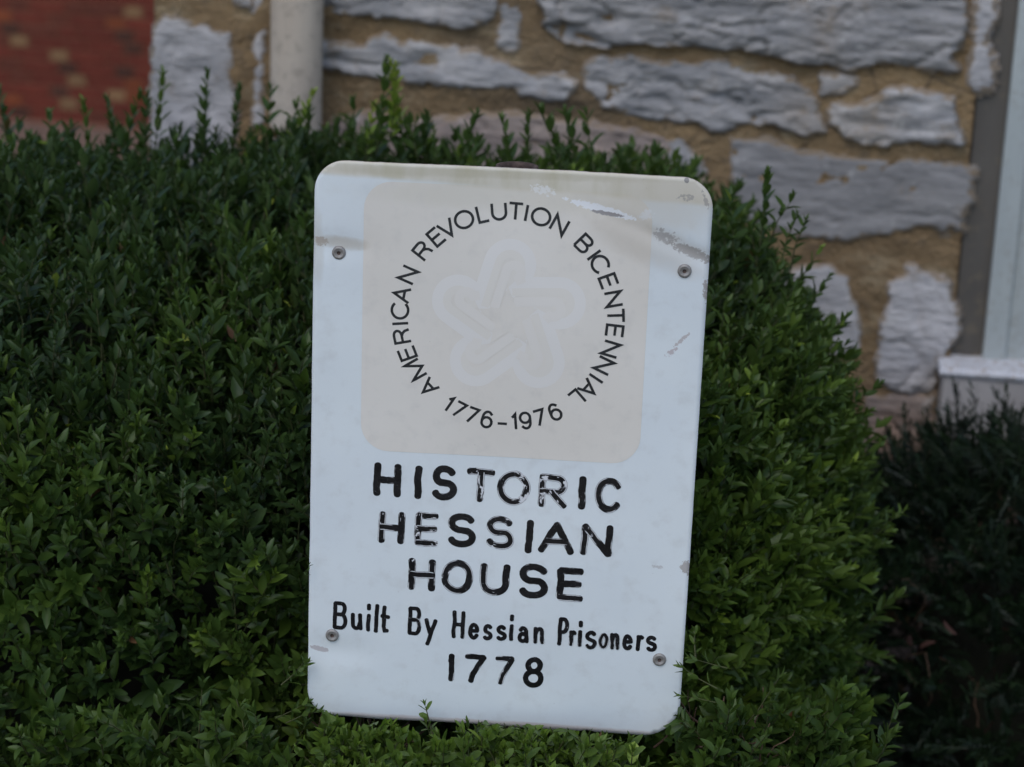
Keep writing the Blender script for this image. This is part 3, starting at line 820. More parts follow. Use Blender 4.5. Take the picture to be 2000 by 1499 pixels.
def letter_paint(name, base, under, scratch=.35, gloss=.22):
    m, t, b = mat(name); k = NT(t); c = k.coord()
    al = k.n('ShaderNodeAttribute', attribute_name='along').outputs['Fac']; ac = k.n('ShaderNodeAttribute', attribute_name='across').outputs['Fac']
    we = k.n('ShaderNodeAttribute', attribute_name='wear_gloss').outputs['Fac']
    cx = k.n('ShaderNodeCombineXYZ'); k.l(k.math('MULTIPLY', al, 150), cx.inputs[0]); k.l(k.math('MULTIPLY', ac, .9), cx.inputs[1])
    streak = k.noise(1.0, 3, cx.outputs[0], .6, .6)
    patch = k.noise(75, 3, c, .5); fine = k.noise(900, 3, c, .6)
    # paint flakes and gloss reflections, both drawn as white streaks along the strokes
    th = k.math('SUBTRACT', .95, k.math('MULTIPLY', we, .43))
    v_ = k.math('ADD', streak, k.math('MULTIPLY', k.math('SUBTRACT', patch, .5), .8))
    flake_gloss = k.step(k.math('SUBTRACT', v_, th), -.03, .05)
    # lifted rims, their highlight drawn in as white
    rim = k.math('MULTIPLY', k.step(k.math('ABSOLUTE', ac), .66, .76), k.step(k.math('ABSOLUTE', ac), .96, .88))
    rim = k.math('MULTIPLY', rim, k.step(k.math('ADD', k.noise(55, 3, c), k.math('MULTIPLY', we, .30)), .62, .72))
    sc = k.math('MULTIPLY', k.step(fine, .66, .74), scratch)
    msk = k.math('MAXIMUM', k.math('MAXIMUM', flake_gloss, rim), sc)
    col = k.mix(k.step(patch, .35, .7), base, tuple(x * 1.7 + .004 for x in base))
    k.l(k.mix(msk, col, under), b.inputs['Base Color'])
    b.inputs['Roughness'].default_value = gloss
    k.bump(k.math('ADD', streak, fine), .25, .0008, b)
    return m
M_PAINT = letter_paint('black_hand_paint', (.006, .006, .007), (.70, .70, .71))
M_PRINT = letter_paint('black_decal_print', (.009, .010, .011), (.26, .25, .24), .55, .45)

def box_fn(x0, x1, y0, y1, w, sc, off, lean=0.0):
    """glyph box given in zoomed-photo pixels -> uv map, inset by half the stroke"""
    cx_, cy_ = off[0] + (x0 + x1) / 2 / sc, off[1] + (y0 + y1) / 2 / sc
    c = sp(cx_, cy_)
    W_ = np.hypot(*(sp(off[0] + x1 / sc, cy_) - sp(off[0] + x0 / sc, cy_))); H_ = np.hypot(*(sp(cx_, off[1] + y0 / sc) - sp(cx_, off[1] + y1 / sc)))
    # letters sit slightly rotated with the line, removing the extra height this gives
    tilt = radians(-.6); H_ -= abs(W_ * math.tan(radians(2.6))) * .8; W_ -= abs(H_ * math.tan(radians(1.8))) * .5
    W_ = max(W_ - w, 1e-5); H_ = max(H_ - w, 1e-5)
    ct, stt = cos(tilt), sin(tilt)
    def fn(x, y):
        a = (x - .5) * W_ + lean * (y - .5) * H_; b2 = (y - .5) * H_
        return c + np.array([a * ct - b2 * stt, a * stt + b2 * ct])
    return fn
o1, s1 = (700, 890), 2000 / 540
w1 = .0057
def line(specs, off, s, w, rmap={}):
    out = []
    for (ch, x0, x1, y0, y1, wear_gloss) in specs:
        out.append((rmap.get(ch, ch), box_fn(x0, x1, y0, y1, w, s, off), w, 'round', wear_gloss))
    return out
R_ = {'R': 'Rs'}
letters('lettering', line([('H',108,313,45,308,.05),('I',403,460,68,320,.0),('S',527,718,70,332,.1),('T',770,990,95,348,.75),('O',1000,1243,110,368,.85),('R',1300,1518,135,390,.8),('I',1590,1648,145,398,.25),('C',1705,1912,155,415,.6)], o1, s1, w1, R_), M_PAINT, 2.0e-4, 'hand painted word HISTORIC in cracked black letters', 1)
letters('lettering', line([('H',143,338,395,645,.6),('E',405,588,408,660,.92),('S',640,858,418,670,.25),('S',917,1132,435,683,.65),('I',1205,1268,458,712,.15),('A',1298,1568,470,718,.45),('N',1608,1840,488,735,.6)], o1, s1, w1 * .97, R_), M_PAINT, 2.0e-4, 'hand painted word HESSIAN in chipped black letters', 1)
letters('lettering', line([('H',360,560,735,987,.5),('O',597,832,748,1003,.55),('U',878,1095,770,1018,.5),('S',1153,1383,775,1037,.1),('E',1433,1637,805,1053,.3)], o1, s1, w1, R_), M_PAINT, 2.0e-4, 'hand painted word HOUSE in black letters', 1)
o2, s2 = (600, 1160), 2000 / 740
letters('lettering', line([('B',135,215,38,190,.1),('u',230,294,98,194,0),('i',312,337,48,202,0),('l',354,378,50,207,0),('t',383,442,58,209,0),('B',530,605,66,220,.1),('y',615,687,126,277,.1),('H',764,834,83,240,.2),('e',848,912,150,243,0),('s',925,981,158,247,0),('s',995,1056,162,250,.1),('i',1069,1090,106,252,.1),('a',1108,1172,168,262,.2),('n',1192,1254,170,268,.2),('P',1322,1384,120,277,.3),('r',1380,1424,190,280,.4),('i',1430,1452,138,282,.2),('s',1464,1531,192,293,.2),('o',1536,1592,203,292,.4),('n',1597,1652,203,297,.4),('e',1661,1722,211,300,.1),('r',1733,1784,213,305,.1),('s',1785,1849,216,306,.1)], o2, s2, .0033), M_PAINT, 2.0e-4, 'hand painted line Built By Hessian Prisoners', .8)
letters('lettering', line([('1',742,780,313,469,.1),('7',825,947,318,480,.3),('7',985,1095,328,489,.6),('8',1138,1251,333,502,.15)], o2, s2, .0045), M_PAINT, 2.0e-4, 'hand painted year 1778', .8)

RC = sp(991, 621)
RO = .5 * (np.hypot(*(sp(1223, 621) - RC)) + np.hypot(*(sp(991, 396) - RC)))
CAPH = .0146
ring = [('A',595,1140),('M',503,1070),('E',473,980),('R',453,893),('I',443,830),('C',443,765),('A',460,687),('N',485,587),('R',562,470),('E',628,402),('V',676,352),('O',765,320),('L',858,300),('U',937,290),('T',1018,285),('I',1070,295),('O',1142,310),('N',1232,350),('B',1357,437),('I',1412,487),('C',1437,535),('E',1480,620),('N',1507,708),('T',1512,790),('E',1507,867),('N',1490,957),('N',1460,1040),('I',1422,1105),('A',1374,1148),('L',1318,1197)]
GW = {'A': .76, 'M': .92, 'E': .60, 'R': .68, 'I': .01, 'C': .86, 'N': .72, 'V': .80, 'O': .95, 'L': .52, 'U': .72, 'T': .72, 'B': .66, '1h': .28, '7h': .52, '6': .58, '9': .58, '-': .5}
sw = .0021
def ring_fn(ch, px, py, bottom):
    c = sp(600 + px / 2.5, 300 + py / 2.5) - RC; th = math.atan2(c[0], c[1])
    rm = RO - CAPH / 2 - .0002
    if bottom: up = -np.array([sin(th), cos(th)])
    else: up = np.array([sin(th), cos(th)])
    rt = np.array([up[1], -up[0]]); cc = RC + np.array([sin(th), cos(th)]) * rm
    Wd = GW[ch] * CAPH; Hh = CAPH - sw
    ov = .0003 if ch in 'OC69' else 0
    return lambda x, y: cc + rt * (x - .5) * Wd + up * ((y - .5) * (Hh + ov))
sp_ = [(ch, ring_fn(ch, x, y, False), sw, 'butt', .12) for ch, x, y in ring]
sp_ += [(ch, ring_fn(ch, x, y, True), sw, 'butt', .12) for ch, x, y in [('1h',683,1235),('7h',738,1260),('7h',803,1288),('6',873,1318),('-',952,1328),('1h',1012,1326),('9',1070,1322),('7h',1140,1302),('6',1215,1275)]]
letters('lettering', sp_, M_PRINT, 2.0e-4, 'black ring of printed words AMERICAN REVOLUTION BICENTENNIAL 1776-1976')

# faded five-lobed emblem on the decal
m, t, b = mat('emblem_pale_ink'); k = NT(t); nn = k.noise(50, 4, k.coord(), .6)
k.l(k.mix(nn, (.752, .720, .672), (.777, .744, .697)), b.inputs['Base Color']); b.inputs['Roughness'].default_value = .45; M_EMB = m
m, t, b = mat('emblem_buff_ink'); k = NT(t); nn = k.noise(50, 4, k.coord(), .6)
k.l(k.mix(nn, (.735, .688, .618), (.757, .718, .648)), b.inputs['Base Color']); b.inputs['Roughness'].default_value = .45; M_EMB2 = m
def ez(x, y): return sp(820 + x / 4.283, 450 + y / 4.283)
EC = (742, 735)
def lobe(k_, off):
    # right lobe; off = inward offset of the band centre in zoom pixels
    R = 172 - off
    pts = [(775, 437 + off), (1000, 437 + off)] + arc(1170, 609, R, R, -90, 118, 18) 
    ex, ey = pts[-1]
    d = (-sin(radians(118)), cos(radians(118)))
    L = 170 if off < 50 else 120
    pts.append((ex + d[0] * L, ey + d[1] * L))
    th = radians(72 * k_); out = []
    for x, y in pts:
        x -= EC[0]; y -= EC[1]; out.append((EC[0] + x * cos(th) - y * sin(th), EC[1] + x * sin(th) + y * cos(th)))
    return [ez(*p) for p in out]
def ribbon_polys(pts, w):
    v_, uv_, f_ = ribbon(dense(pts, .002), w); v_ = np.array(v_); n_ = len(v_) // 2; K = 6
    a = v_[0::2]; b_ = v_[1::2]; ts = np.linspace(0, 1, K)
    g = a[:, None] * (1 - ts)[None, :, None] + b_[:, None] * ts[None, :, None]
    ff = [(i * K + j, i * K + j + 1, (i + 1) * K + j + 1, (i + 1) * K + j) for i in range(n_ - 1) for j in range(K - 1)]
    return g.reshape(-1, 2), ff
def emblem(name, off, w, z, material, parent):
    V = []; F = []
    for k_ in range(5):
        v_, f_ = ribbon_polys(lobe(k_, off), w / 4.283 * .000406); o = len(V)
        zz = warp(v_[:, 0], v_[:, 1]) + z + k_ * .6e-5
        V += [(a, b2, c_) for (a, b2), c_ in zip(v_, zz)]
        for f in f_:
            f = tuple(o + i for i in f); A, B, C = (np.array(V[f[0]]), np.array(V[f[1]]), np.array(V[f[2]]))
            F.append(f[::-1] if np.cross(B - A, C - A)[2] < 0 else f)
    return mesh_obj(name, V, F, material, parent)
emb = emblem('emblem', 0, 92, 2.0e-4, M_EMB, decal); emb['label'] = 'faded five lobed interlaced star emblem'
emblem('emblem_line', 78, 64, 2.5e-4, M_EMB2, decal)
m, t, b = mat('emblem_core_ink'); b.inputs['Base Color'].default_value = (.758, .715, .652, 1); b.inputs['Roughness'].default_value = .45; M_CORE = m
def emblem_core():
    V = []; F = []
    for k_ in range(5):
        pts = [(790, 597), (1100, 597)] + arc(1118, 660, 63, 63, -86, 118, 18) + [(1050, 752)]
        th = radians(72 * k_); out = []
        for x, y in pts:
            x -= EC[0]; y -= EC[1]; out.append(ez(EC[0] + x * cos(th) - y * sin(th), EC[1] + x * sin(th) + y * cos(th)))
        v_, f_ = ribbon_polys(out, 78 / 4.283 * .000406); o = len(V)
        zz = warp(v_[:, 0], v_[:, 1]) + 3.0e-4 + k_ * .6e-5
        V += [(a, b2, c_) for (a, b2), c_ in zip(v_, zz)]
        for f in f_:
            f = tuple(o + i for i in f); A, B, C = (np.array(V[f[0]]), np.array(V[f[1]]), np.array(V[f[2]]))
            F.append(f[::-1] if np.cross(B - A, C - A)[2] < 0 else f)
    return mesh_obj('emblem_band', V, F, M_CORE, decal)
emblem_core()
star = []
for i in range(10):
    r = 262 if i % 2 == 0 else 112; a = radians(-90 + 36 * i); star.append(ez(EC[0] + r * cos(a), EC[1] + r * sin(a)))
star = [q for a_i in range(10) for q in (np.array(star[a_i]) + (np.array(star[(a_i + 1) % 10]) - np.array(star[a_i])) * f_ for f_ in (0, .25, .5, .75))]
sheet('star', [star[::-1]], 3.5e-4, M_BEIGE, decal, res=.003)

# rivets
m, t, b = mat('dull_grey_metal'); k = NT(t); nn = k.noise(300, 4, k.coord(), .6)
k.l(k.mix(k.step(nn, .3, .7), (.22, .20, .18), (.34, .32, .30)), b.inputs['Base Color']); b.inputs['Metallic'].default_value = .35; b.inputs['Roughness'].default_value = .55; M_RIV = m
m, t, b = mat('dark_rust'); k = NT(t); nn = k.noise(120, 5, k.coord(), .65)
k.l(k.mix(k.step(nn, .35, .65), (.055, .035, .028), (.12, .08, .065)), b.inputs['Base Color']); b.inputs['Roughness'].default_value = .85; k.bump(nn, .4, .002, b); M_RUST = m
def lathe(bm, prof, seg=36):
    rings = []
    for r, z in prof: rings.append([bm.verts.new((r * cos(2 * pi * i / seg), r * sin(2 * pi * i / seg), z)) for i in range(seg)])
    for a, b2 in zip(rings, rings[1:]):
        for i in range(seg): bm.faces.new((a[i], a[(i + 1) % seg], b2[(i + 1) % seg], b2[i]))
    return rings
bm = bmesh.new()
rg = lathe(bm, [(.0054, -.0005), (.0054, .0006), (.0050, .0012), (.0040, .0018), (.0034, .0019), (.0032, .0016), (.0020, .0017), (.0014, .0013)]); rmesh = bpy.data.meshes.new('rivet')
for f in bm.faces: f.smooth = True
bm.to_mesh(rmesh); bm.free(); rmesh.materials.append(M_RIV)
bm = bmesh.new(); lathe(bm, [(.0015, .0016), (.0012, .0006), (.0001, .0005)], 20); pmesh = bpy.data.meshes.new('rivet_hole'); bm.to_mesh(pmesh); bm.free(); pmesh.materials.append(M_RUST)
for x, y in ((662, 494), (1337, 529), (649, 1241), (1288, 1288)):
    q = sp(x, y); o = bpy.data.objects.new('rivet', rmesh); COL.objects.link(o); o.parent = sign; z_ = float(warp([q[0]], [q[1]])[0])
    o.location = (q[0], q[1], z_ + .0001); o2_ = bpy.data.objects.new('rivet_hole', pmesh); COL.objects.link(o2_); o2_.parent = o
# flaked blob at the first O of the ring, brown spots
# post behind the sign
ptop = sp(1008, 323)
bm = bmesh.new()
R1 = .0170
inv = frame_matrix(SORG, SU, SV, SN).inverted()
top_w = hit(1010, 324, SORG - SN * .022, SN)
rg = lathe(bm, [(R1, -1.0), (R1, -.003), (R1 - .0006, 0), (R1 - .0032, 0), (R1 - .0036, -.003), (R1 - .0036, -.05), (.0005, -.052)], 40)
post = bm_obj('post', bm, M_RUST, sign, True)
post.matrix_parent_inverse = Matrix.Identity(4)
pm = Matrix.Translation(Vector(top_w)); post.matrix_basis = inv @ pm
post.data.update(); post['label'] = 'rusty round steel post behind the panel'
for vy in (.155, -.15):
    box('bracket', -.135, .135, vy - .012, vy + .012, -.0045, -.0026, M_RUST, sign, .0004, 1)

# ---------------------------------------------------------------- foliage
def leaf_template(L, W, fold, bend, seed, pointy=.5, nst=5):
    """leaf along +x, upper side +z; 12 triangles"""
    r = random.Random(seed)
    ts = [.0, .25, .55, .82, 1.0]
    ws = [0, .80, 1.0, .58, 0] if pointy > .3 else [0, .82, 1.0, .78, 0]
    V = [(0, 0, 0)]
    for t_, w_ in zip(ts[1:-1], ws[1:-1]):
        z = -bend * L * t_ * t_; y = w_ * W / 2
        V += [(t_ * L, -y, z + fold * y), (t_ * L, 0, z), (t_ * L, y, z + fold * y)]
    V.append((L, 0, -bend * L))
    F = [(0, 1, 2), (0, 2, 3)]
    for i in range(2):
        a = 1 + 3 * i
        for j in (0, 1): F += [(a + j, a + j + 3, a + j + 4), (a + j, a + j + 4, a + j + 1)]
    F += [(7, 10, 8), (8, 10, 9)]
    return np.array(V, float), np.array(F, int)
LT = [leaf_template(1, .37, .45, .10, 1), leaf_template(1, .36, .6, .22, 2), leaf_template(1, .41, .35, .02, 3), leaf_template(1, .38, .5, -.08, 4),
      leaf_template(1, .52, .3, .05, 5, .2), leaf_template(1, .30, .7, .15, 6)]
LV = np.array([a for a, _ in LT]); LF = LT[0][1]

def rot_x(a): c, s = cos(a), sin(a); return np.array([[1, 0, 0], [0, c, -s], [0, s, c]])
def sprig(seed, length=.055, pairs=6, leaf=.019, spread=(62, 22), tip=True, shape=None):
    """stem along +z; returns leaf frames (n,4,4), template ids, tone (age 0 old .. 1 new), stem points"""
    r = random.Random(seed); M = []; I = []; A = []
    bx, by = r.uniform(-.2, .2), r.uniform(-.2, .2)
    P = lambda f: np.array([bx * length * f * f, by * length * f * f, length * f])
    az0 = r.uniform(0, pi)
    for p in range(pairs):
        f = (p + .5) / pairs
        el = radians(spread[0] + (spread[1] - spread[0]) * f + r.uniform(-8, 8))     # angle away from the stem
        az = az0 + (p % 2) * pi / 2 + r.uniform(-.2, .2)
        size = leaf * (1 - .35 * f ** 3) * r.uniform(.82, 1.15) * (.85 if p == 0 else 1)
        for sgn in (0, pi):
            if r.random() < .04: continue
            a = az + sgn + r.uniform(-.15, .15); e = el + radians(r.uniform(-7, 7))
            d = np.array([sin(e) * cos(a), sin(e) * sin(a), cos(e)])        # leaf axis
            upn = np.array([-cos(e) * cos(a), -cos(e) * sin(a), sin(e)])    # upper side looks to the tip
            y = np.cross(upn, d); R = np.stack([d, y, upn], 1) @ rot_x(r.uniform(-.3, .3))
            T = np.eye(4); T[:3, :3] = R * size; T[:3, 3] = P(f)
            M.append(T); I.append(shape if shape is not None else r.randrange(4)); A.append(f)
    if tip:
        for j in range(3):
            a = az0 + j * 2.2; e = radians(r.uniform(6, 24)); d = np.array([sin(e) * cos(a), sin(e) * sin(a), cos(e)]); upn = np.array([-cos(e) * cos(a), -cos(e) * sin(a), sin(e)])
            y = np.cross(upn, d); T = np.eye(4); T[:3, :3] = np.stack([d, y, upn], 1) * leaf * r.uniform(.45, .7); T[:3, 3] = P(1)
            M.append(T); I.append(5); A.append(1.0)
    return np.array(M), np.array(I), np.array(A), [P(0), P(.5), P(1)]
SPR = [sprig(100 + i, .050 + .016 * (i % 4) / 3, 5 + i % 3, (.0245, .020, .0265, .022, .0175)[i % 5], ((62, 22), (70, 35), (50, 16))[i % 3], i % 6 != 5) for i in range(20)]
LONG = [sprig(300 + i, .10, 11, .0245, (48, 22)) for i in range(4)]
ROUND = [sprig(400 + i, .034, 3, .0165, (70, 30), True, 4) for i in range(6)]

def basis(d, r):
    d = d / np.linalg.norm(d); a = np.array([0, 0, 1.0]) if abs(d[2]) < .9 else np.array([1.0, 0, 0])
    x = np.cross(a, d); x /= np.linalg.norm(x); y = np.cross(d, x); c, s = cos(r), sin(r)
    return np.stack([x * c + y * s, -x * s + y * c, d], 1)
LEAF_M = []; LEAF_I = []; LEAF_T = []; LEAF_X = []; STEMS = []
def put(spr, p, d, scale=1.0, tone=0.0, extra=False, roll=None, newtip=0.0):
    M_, I_, A_, S_ = spr
    T = np.eye(4); T[:3, :3] = basis(np.asarray(d, float), rng.random() * 6.28 if roll is None else roll) * scale; T[:3, 3] = p
    LEAF_M.append(T @ M_); LEAF_I.append(I_)
    LEAF_T.append(tone + newtip * np.clip(A_ * 2 - 1, 0, 1) + rng.normal(0, .06, len(I_)))
    LEAF_X.append(np.full(len(I_), extra)); STEMS.append([(T @ np.append(q, 1))[:3] for q in S_])

# hedge body: rounded box (leaf tips reach about 4.5 cm beyond)
HX0, HX1, HY0, HY1, HZ0, HZ1, HR = -1.25, .320, 1.80, 2.72, -.05, .872, .27
def corner_back(S):
    return 1.9 * np.clip(S[:, 0] - .06, 0, .4) ** 2 * np.clip((2.35 - S[:, 1]) / .4, 0, 1)
def top_tilt(S):
    return (np.clip((S[:, 1] - 2.0) / .7, -.3, 1) * .028 - .006 * np.clip((-.22 - S[:, 0]) / .2, 0, 1)) * np.clip((S[:, 2] - .4) / .4, 0, 1)
def hedge_surface(n):
    """random points on the rounded box: position, outward direction"""
    lo = np.array([HX0, HY0, HZ0]); hi = np.array([HX1, HY1, HZ1])
    ar = [(hi[0]-lo[0])*(hi[2]-lo[2]), (hi[0]-lo[0])*(hi[1]-lo[1]), (hi[1]-lo[1])*(hi[2]-lo[2])]
    pr = np.array(ar) / sum(ar); k_ = rng.choice(3, n, p=pr)
    P = lo + rng.random((n, 3)) * (hi - lo)
    P[k_ == 0, 1] = lo[1]; P[k_ == 1, 2] = hi[2]; P[k_ == 2, 0] = hi[0]
    q = np.clip(P, lo + HR, hi - HR); d = P - q; L = np.linalg.norm(d, axis=1, keepdims=True); d = d / L
    S = q + d * HR
    # the top rises a little to the back; the front leans out toward the ground
    S[:, 2] += top_tilt(S); S[:, 1] += corner_back(S)
    # front is tucked in behind the sign, bulges below it
    bump = .042 * fbm(S, 5.0, 3) + .024 * fbm(S, 15, 2)
    S = S + d * bump[:, None]
    return S, d
SR = np.stack([SU, SV, SN], 0)
N0 = 17200
S, D = hedge_surface(N0)
X_, Y_, Zc = to_px(S)
inv_ = (X_ > -250) & (X_ < 2300) & (Y_ > -200) & (Y_ < 1800)
keep = inv_ | (rng.random(N0) < .12)
S, D = S[keep], D[keep]
for p, d in zip(S, D):
    dirv = d * rng.uniform(.45, .85) + np.array([0, 0, .55]) + rng.normal(0, .24, 3)
    deep = rng.random() < .42
    p = p - d * (rng.uniform(.02, .075) if deep else rng.uniform(-.008, .016))
    if p[2] < .03: continue
    tn = 1.0 * fbm(p[None], 7, 3)[0] + .32 - .72 * float(np.clip((p[2] - .70) / .15, 0, 1)) * float(np.clip((.3 - p[0]) / .5, .3, 1))  # shade of the hedge top put into leaf tone, along with older leaves
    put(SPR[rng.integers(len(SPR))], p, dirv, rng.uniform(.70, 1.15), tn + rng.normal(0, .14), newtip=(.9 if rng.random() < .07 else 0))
# taller shoots on the skyline, placed where they grow on the top of the hedge
for (x, y, Y, h, tn) in ((765, 118, 2.45, .10, .2), (782, 128, 2.45, .08, 1.6), (755, 122, 2.45, .07, 1.7), (735, 205, 2.45, .06, 1.3), (378, 148, 2.5, .09, 0), (318, 152, 2.5, .085, .5), (595, 172, 2.5, .07, 1.2), (460, 165, 2.5, .07, -.2),
                        (600, 200, 2.5, .09, .1), (525, 195, 2.5, .06, 0), (557, 215, 2.5, .06, 0), (28, 178, 2.55, .1, -.2), (112, 228, 2.5, .06, 0), (165, 205, 2.5, .08, .4), (215, 185, 2.5, .07, -.2), (245, 182, 2.5, .09, 0), (278, 182, 2.5, .08, -.3), (70, 268, 2.5, .05, 0),
                        (675, 205, 2.45, .06, -.1), (800, 225, 2.45, .05, 0), (850, 250, 2.42, .05, .2), (912, 218, 2.42, .09, 0), (938, 268, 2.4, .06, 0), (1002, 225, 2.4, .09, .2), (1018, 222, 2.4, .07, .1), (1104, 208, 2.4, .10, .1), (1120, 212, 2.4, .09, .1), (1135, 245, 2.4, .06, .1), (1060, 282, 2.4, .06, .2), (1305, 318, 2.35, .05, .1), (1175, 322, 2.4, .04, 0),
                        (1510, 342, 2.2, .085, .1), (1528, 375, 2.2, .05, .1), (1556, 408, 2.2, .06, .1), (1538, 430, 2.2, .04, .2), (1440, 405, 2.2, .06, -.1), (1612, 488, 2.2, .05, .9), (1420, 412, 2.2, .05, 0), (1625, 540, 2.2, .05, 0), (1660, 680, 2.15, .05, -.1), (1700, 745, 2.15, .05, 0), (1640, 620, 2.15, .05, .2), (1760, 985, 2.1, .05, .3), (1757, 1150, 2.1, .05, .2), (1590, 520, 2.2, .04, .2), (1480, 450, 2.2, .05, .1)):
    tip = at_depth(x, y, Y); side = x > 1580 and y > 480
    d = np.array([.55 if side else rng.normal(0, .12), -.1, .8 if side else 1.0]); d /= np.linalg.norm(d)
    L0 = .10 if h > .06 else .06
    src = LONG[rng.integers(4)] if h > .06 else SPR[rng.integers(len(SPR))]
    put(src, tip - d * h * 1.06, d, h / (.10 if h > .06 else .058), tn * (1.0 if tn > 1 else .6), newtip=max(0, tn), extra=False)

def sign_local(P): return (P - SORG) @ SR.T
# cull everything that would pierce the panel or hang in front of it
LM = np.concatenate(LEAF_M); LI = np.concatenate(LEAF_I); LTn = np.concatenate(LEAF_T)
tipw = LM[:, :3, 3] + LM[:, :3, 0]; mid = LM[:, :3, 3] + LM[:, :3, 0] * .5
OUTL = np.array(panel_outline(4))
bad = np.zeros(len(LM), bool)
for q in (LM[:, :3, 3], mid, tipw):
    l = sign_local(q); sd_ = seg_dist(l[:, :2], OUTL)
    bad |= (sd_ > -.004) & (l[:, 2] > -.012)
LM, LI, LTn = LM[~bad], LI[~bad], LTn[~bad]

# sprays that do come in front of the sign's lower edge
LEAF_M.clear(); LEAF_I.clear(); LEAF_T.clear(); base_stems = list(STEMS); STEMS.clear()
def put_px(spr, x0, y0, x1, y1, zf, scale, tone, lean=0.0, newtip=0):
    """spray from photo point 0 to photo point 1 on a plane zf in front of the panel"""
    zf += .005
    a = hit(x0, y0, SORG + SN * zf, SN); b2 = hit(x1, y1, SORG + SN * (zf + lean), SN)
    d = (b2 - a) / np.linalg.norm(b2 - a); L_ = np.linalg.norm(spr[3][2] - spr[3][0]) * scale * .8
    put(spr, b2 - d * (L_ + .006 * scale), d, scale * .8, tone, newtip=newtip)
slim = [sprig(500 + i, .04, 3, .0185, (55, 25)) for i in range(4)]
put_px(slim[0], 560, 1412, 628, 1372, .012, .9, .3); put_px(slim[1], 585, 1310, 602, 1285, .006, .8, .3)
put_px(ROUND[0], 850, 1478, 836, 1398, .012, 1.0, .7, newtip=.2); put_px(ROUND[1], 842, 1425, 826, 1368, .013, .9, .8)
put_px(slim[2], 925, 1475, 908, 1402, .010, .8, .3); put_px(slim[3], 905, 1480, 945, 1415, .010, .8, .4)
put_px(slim[0], 1390, 1340, 1314, 1306, .012, 1.0, .6); put_px(slim[2], 1390, 1370, 1320, 1352, .010, .85, .6); put_px(slim[3], 1400, 1300, 1338, 1285, .008, .9, .4); put_px(slim[1], 570, 1390, 612, 1372, .010, .9, .5); put_px(slim[2], 560, 1330, 606, 1296, .008, .8, .3)
put_px(slim[1], 1355, 1255, 1352, 1225, .006, .7, .3); put_px(slim[3], 1225, 1478, 1222, 1448, .010, .6, .1)
put_px(slim[1], 600, 1120, 607, 1100, .004, .35, .2)
N_PX = sum(len(a) for a in LEAF_M); N_PXS = len(STEMS)
# low front tuft: rounder, paler young leaves under the sign
for i in range(520):
    x = rng.uniform(620, 1230); y = rng.uniform(1425, 1640)
    edge = 1450 + 26 * math.sin(x / 60.0) + 12 * math.sin(x / 17.0) - (34 if 900 < x < 1120 else 0)
    if y < edge: continue
    zf = rng.uniform(.0, .07) * (.5 + (y - 1440) / 160)
    a = hit(x, y + 30, SORG + SN * zf, SN)
    d = np.array([rng.normal(0, .35), -.35 + rng.normal(0, .25), .9])
    put(ROUND[rng.integers(6)] if rng.random() < .75 else slim[rng.integers(4)], a, d, rng.uniform(.75, 1.15), rng.uniform(.35, 1.0), newtip=.1)
for i in range(420):   # bulge of the hedge below, in front of the panel's plane, both sides
    x = rng.choice([rng.uniform(-200, 640), rng.uniform(1340, 1700)]); y = rng.uniform(1400, 1750)
    if abs(x - 960) < 420 and y < 1470: continue
    zf = rng.uniform(-.03, .03)
    if x > 1340: zf -= (x - 1340) / 380 * .10
    a = hit(x, y + 40, SORG + SN * zf, SN); d = np.array([rng.normal(0, .35), -.4 + rng.normal(0, .2), .8])
    put(SPR[rng.integers(len(SPR))], a, d, rng.uniform(.85, 1.1), rng.uniform(-.1, .4))
M2 = np.concatenate(LEAF_M); I2 = np.concatenate(LEAF_I); T2 = np.concatenate(LEAF_T)
# none may pierce the panel itself
badx = np.zeros(len(M2), bool)
for q in (M2[:, :3, 3], M2[:, :3, 3] + M2[:, :3, 0] * .5, M2[:, :3, 3] + M2[:, :3, 0]):
    l = sign_local(q); sd_ = seg_dist(l[:, :2], OUTL); badx |= (sd_ > -.002) & (np.abs(l[:, 2]) < .0025)
tp2 = M2[:, :3, 3] + M2[:, :3, 0]; d2_ = tp2 - EYE; t2_ = ((SORG - EYE) @ SN) / (d2_ @ SN)
over = seg_dist(sign_local(EYE + d2_ * t2_[:, None])[:, :2], OUTL) > .0035
over[:N_PX] = False; badx |= over
M2, I2, T2 = M2[~badx], I2[~badx], T2[~badx]
LM = np.concatenate([LM, M2]); LI = np.concatenate([LI, I2]); LTn = np.concatenate([LTn, T2])
STEMS = base_stems + STEMS
# stray yellow leaves
yl = rng.random(len(LM)) < .005
LTn = np.clip(LTn, -.35, 1.9); LTn[rng.random(len(LM)) < .0014] = -1.6; LTn[yl] = rng.uniform(1.2, 2.2, yl.sum())

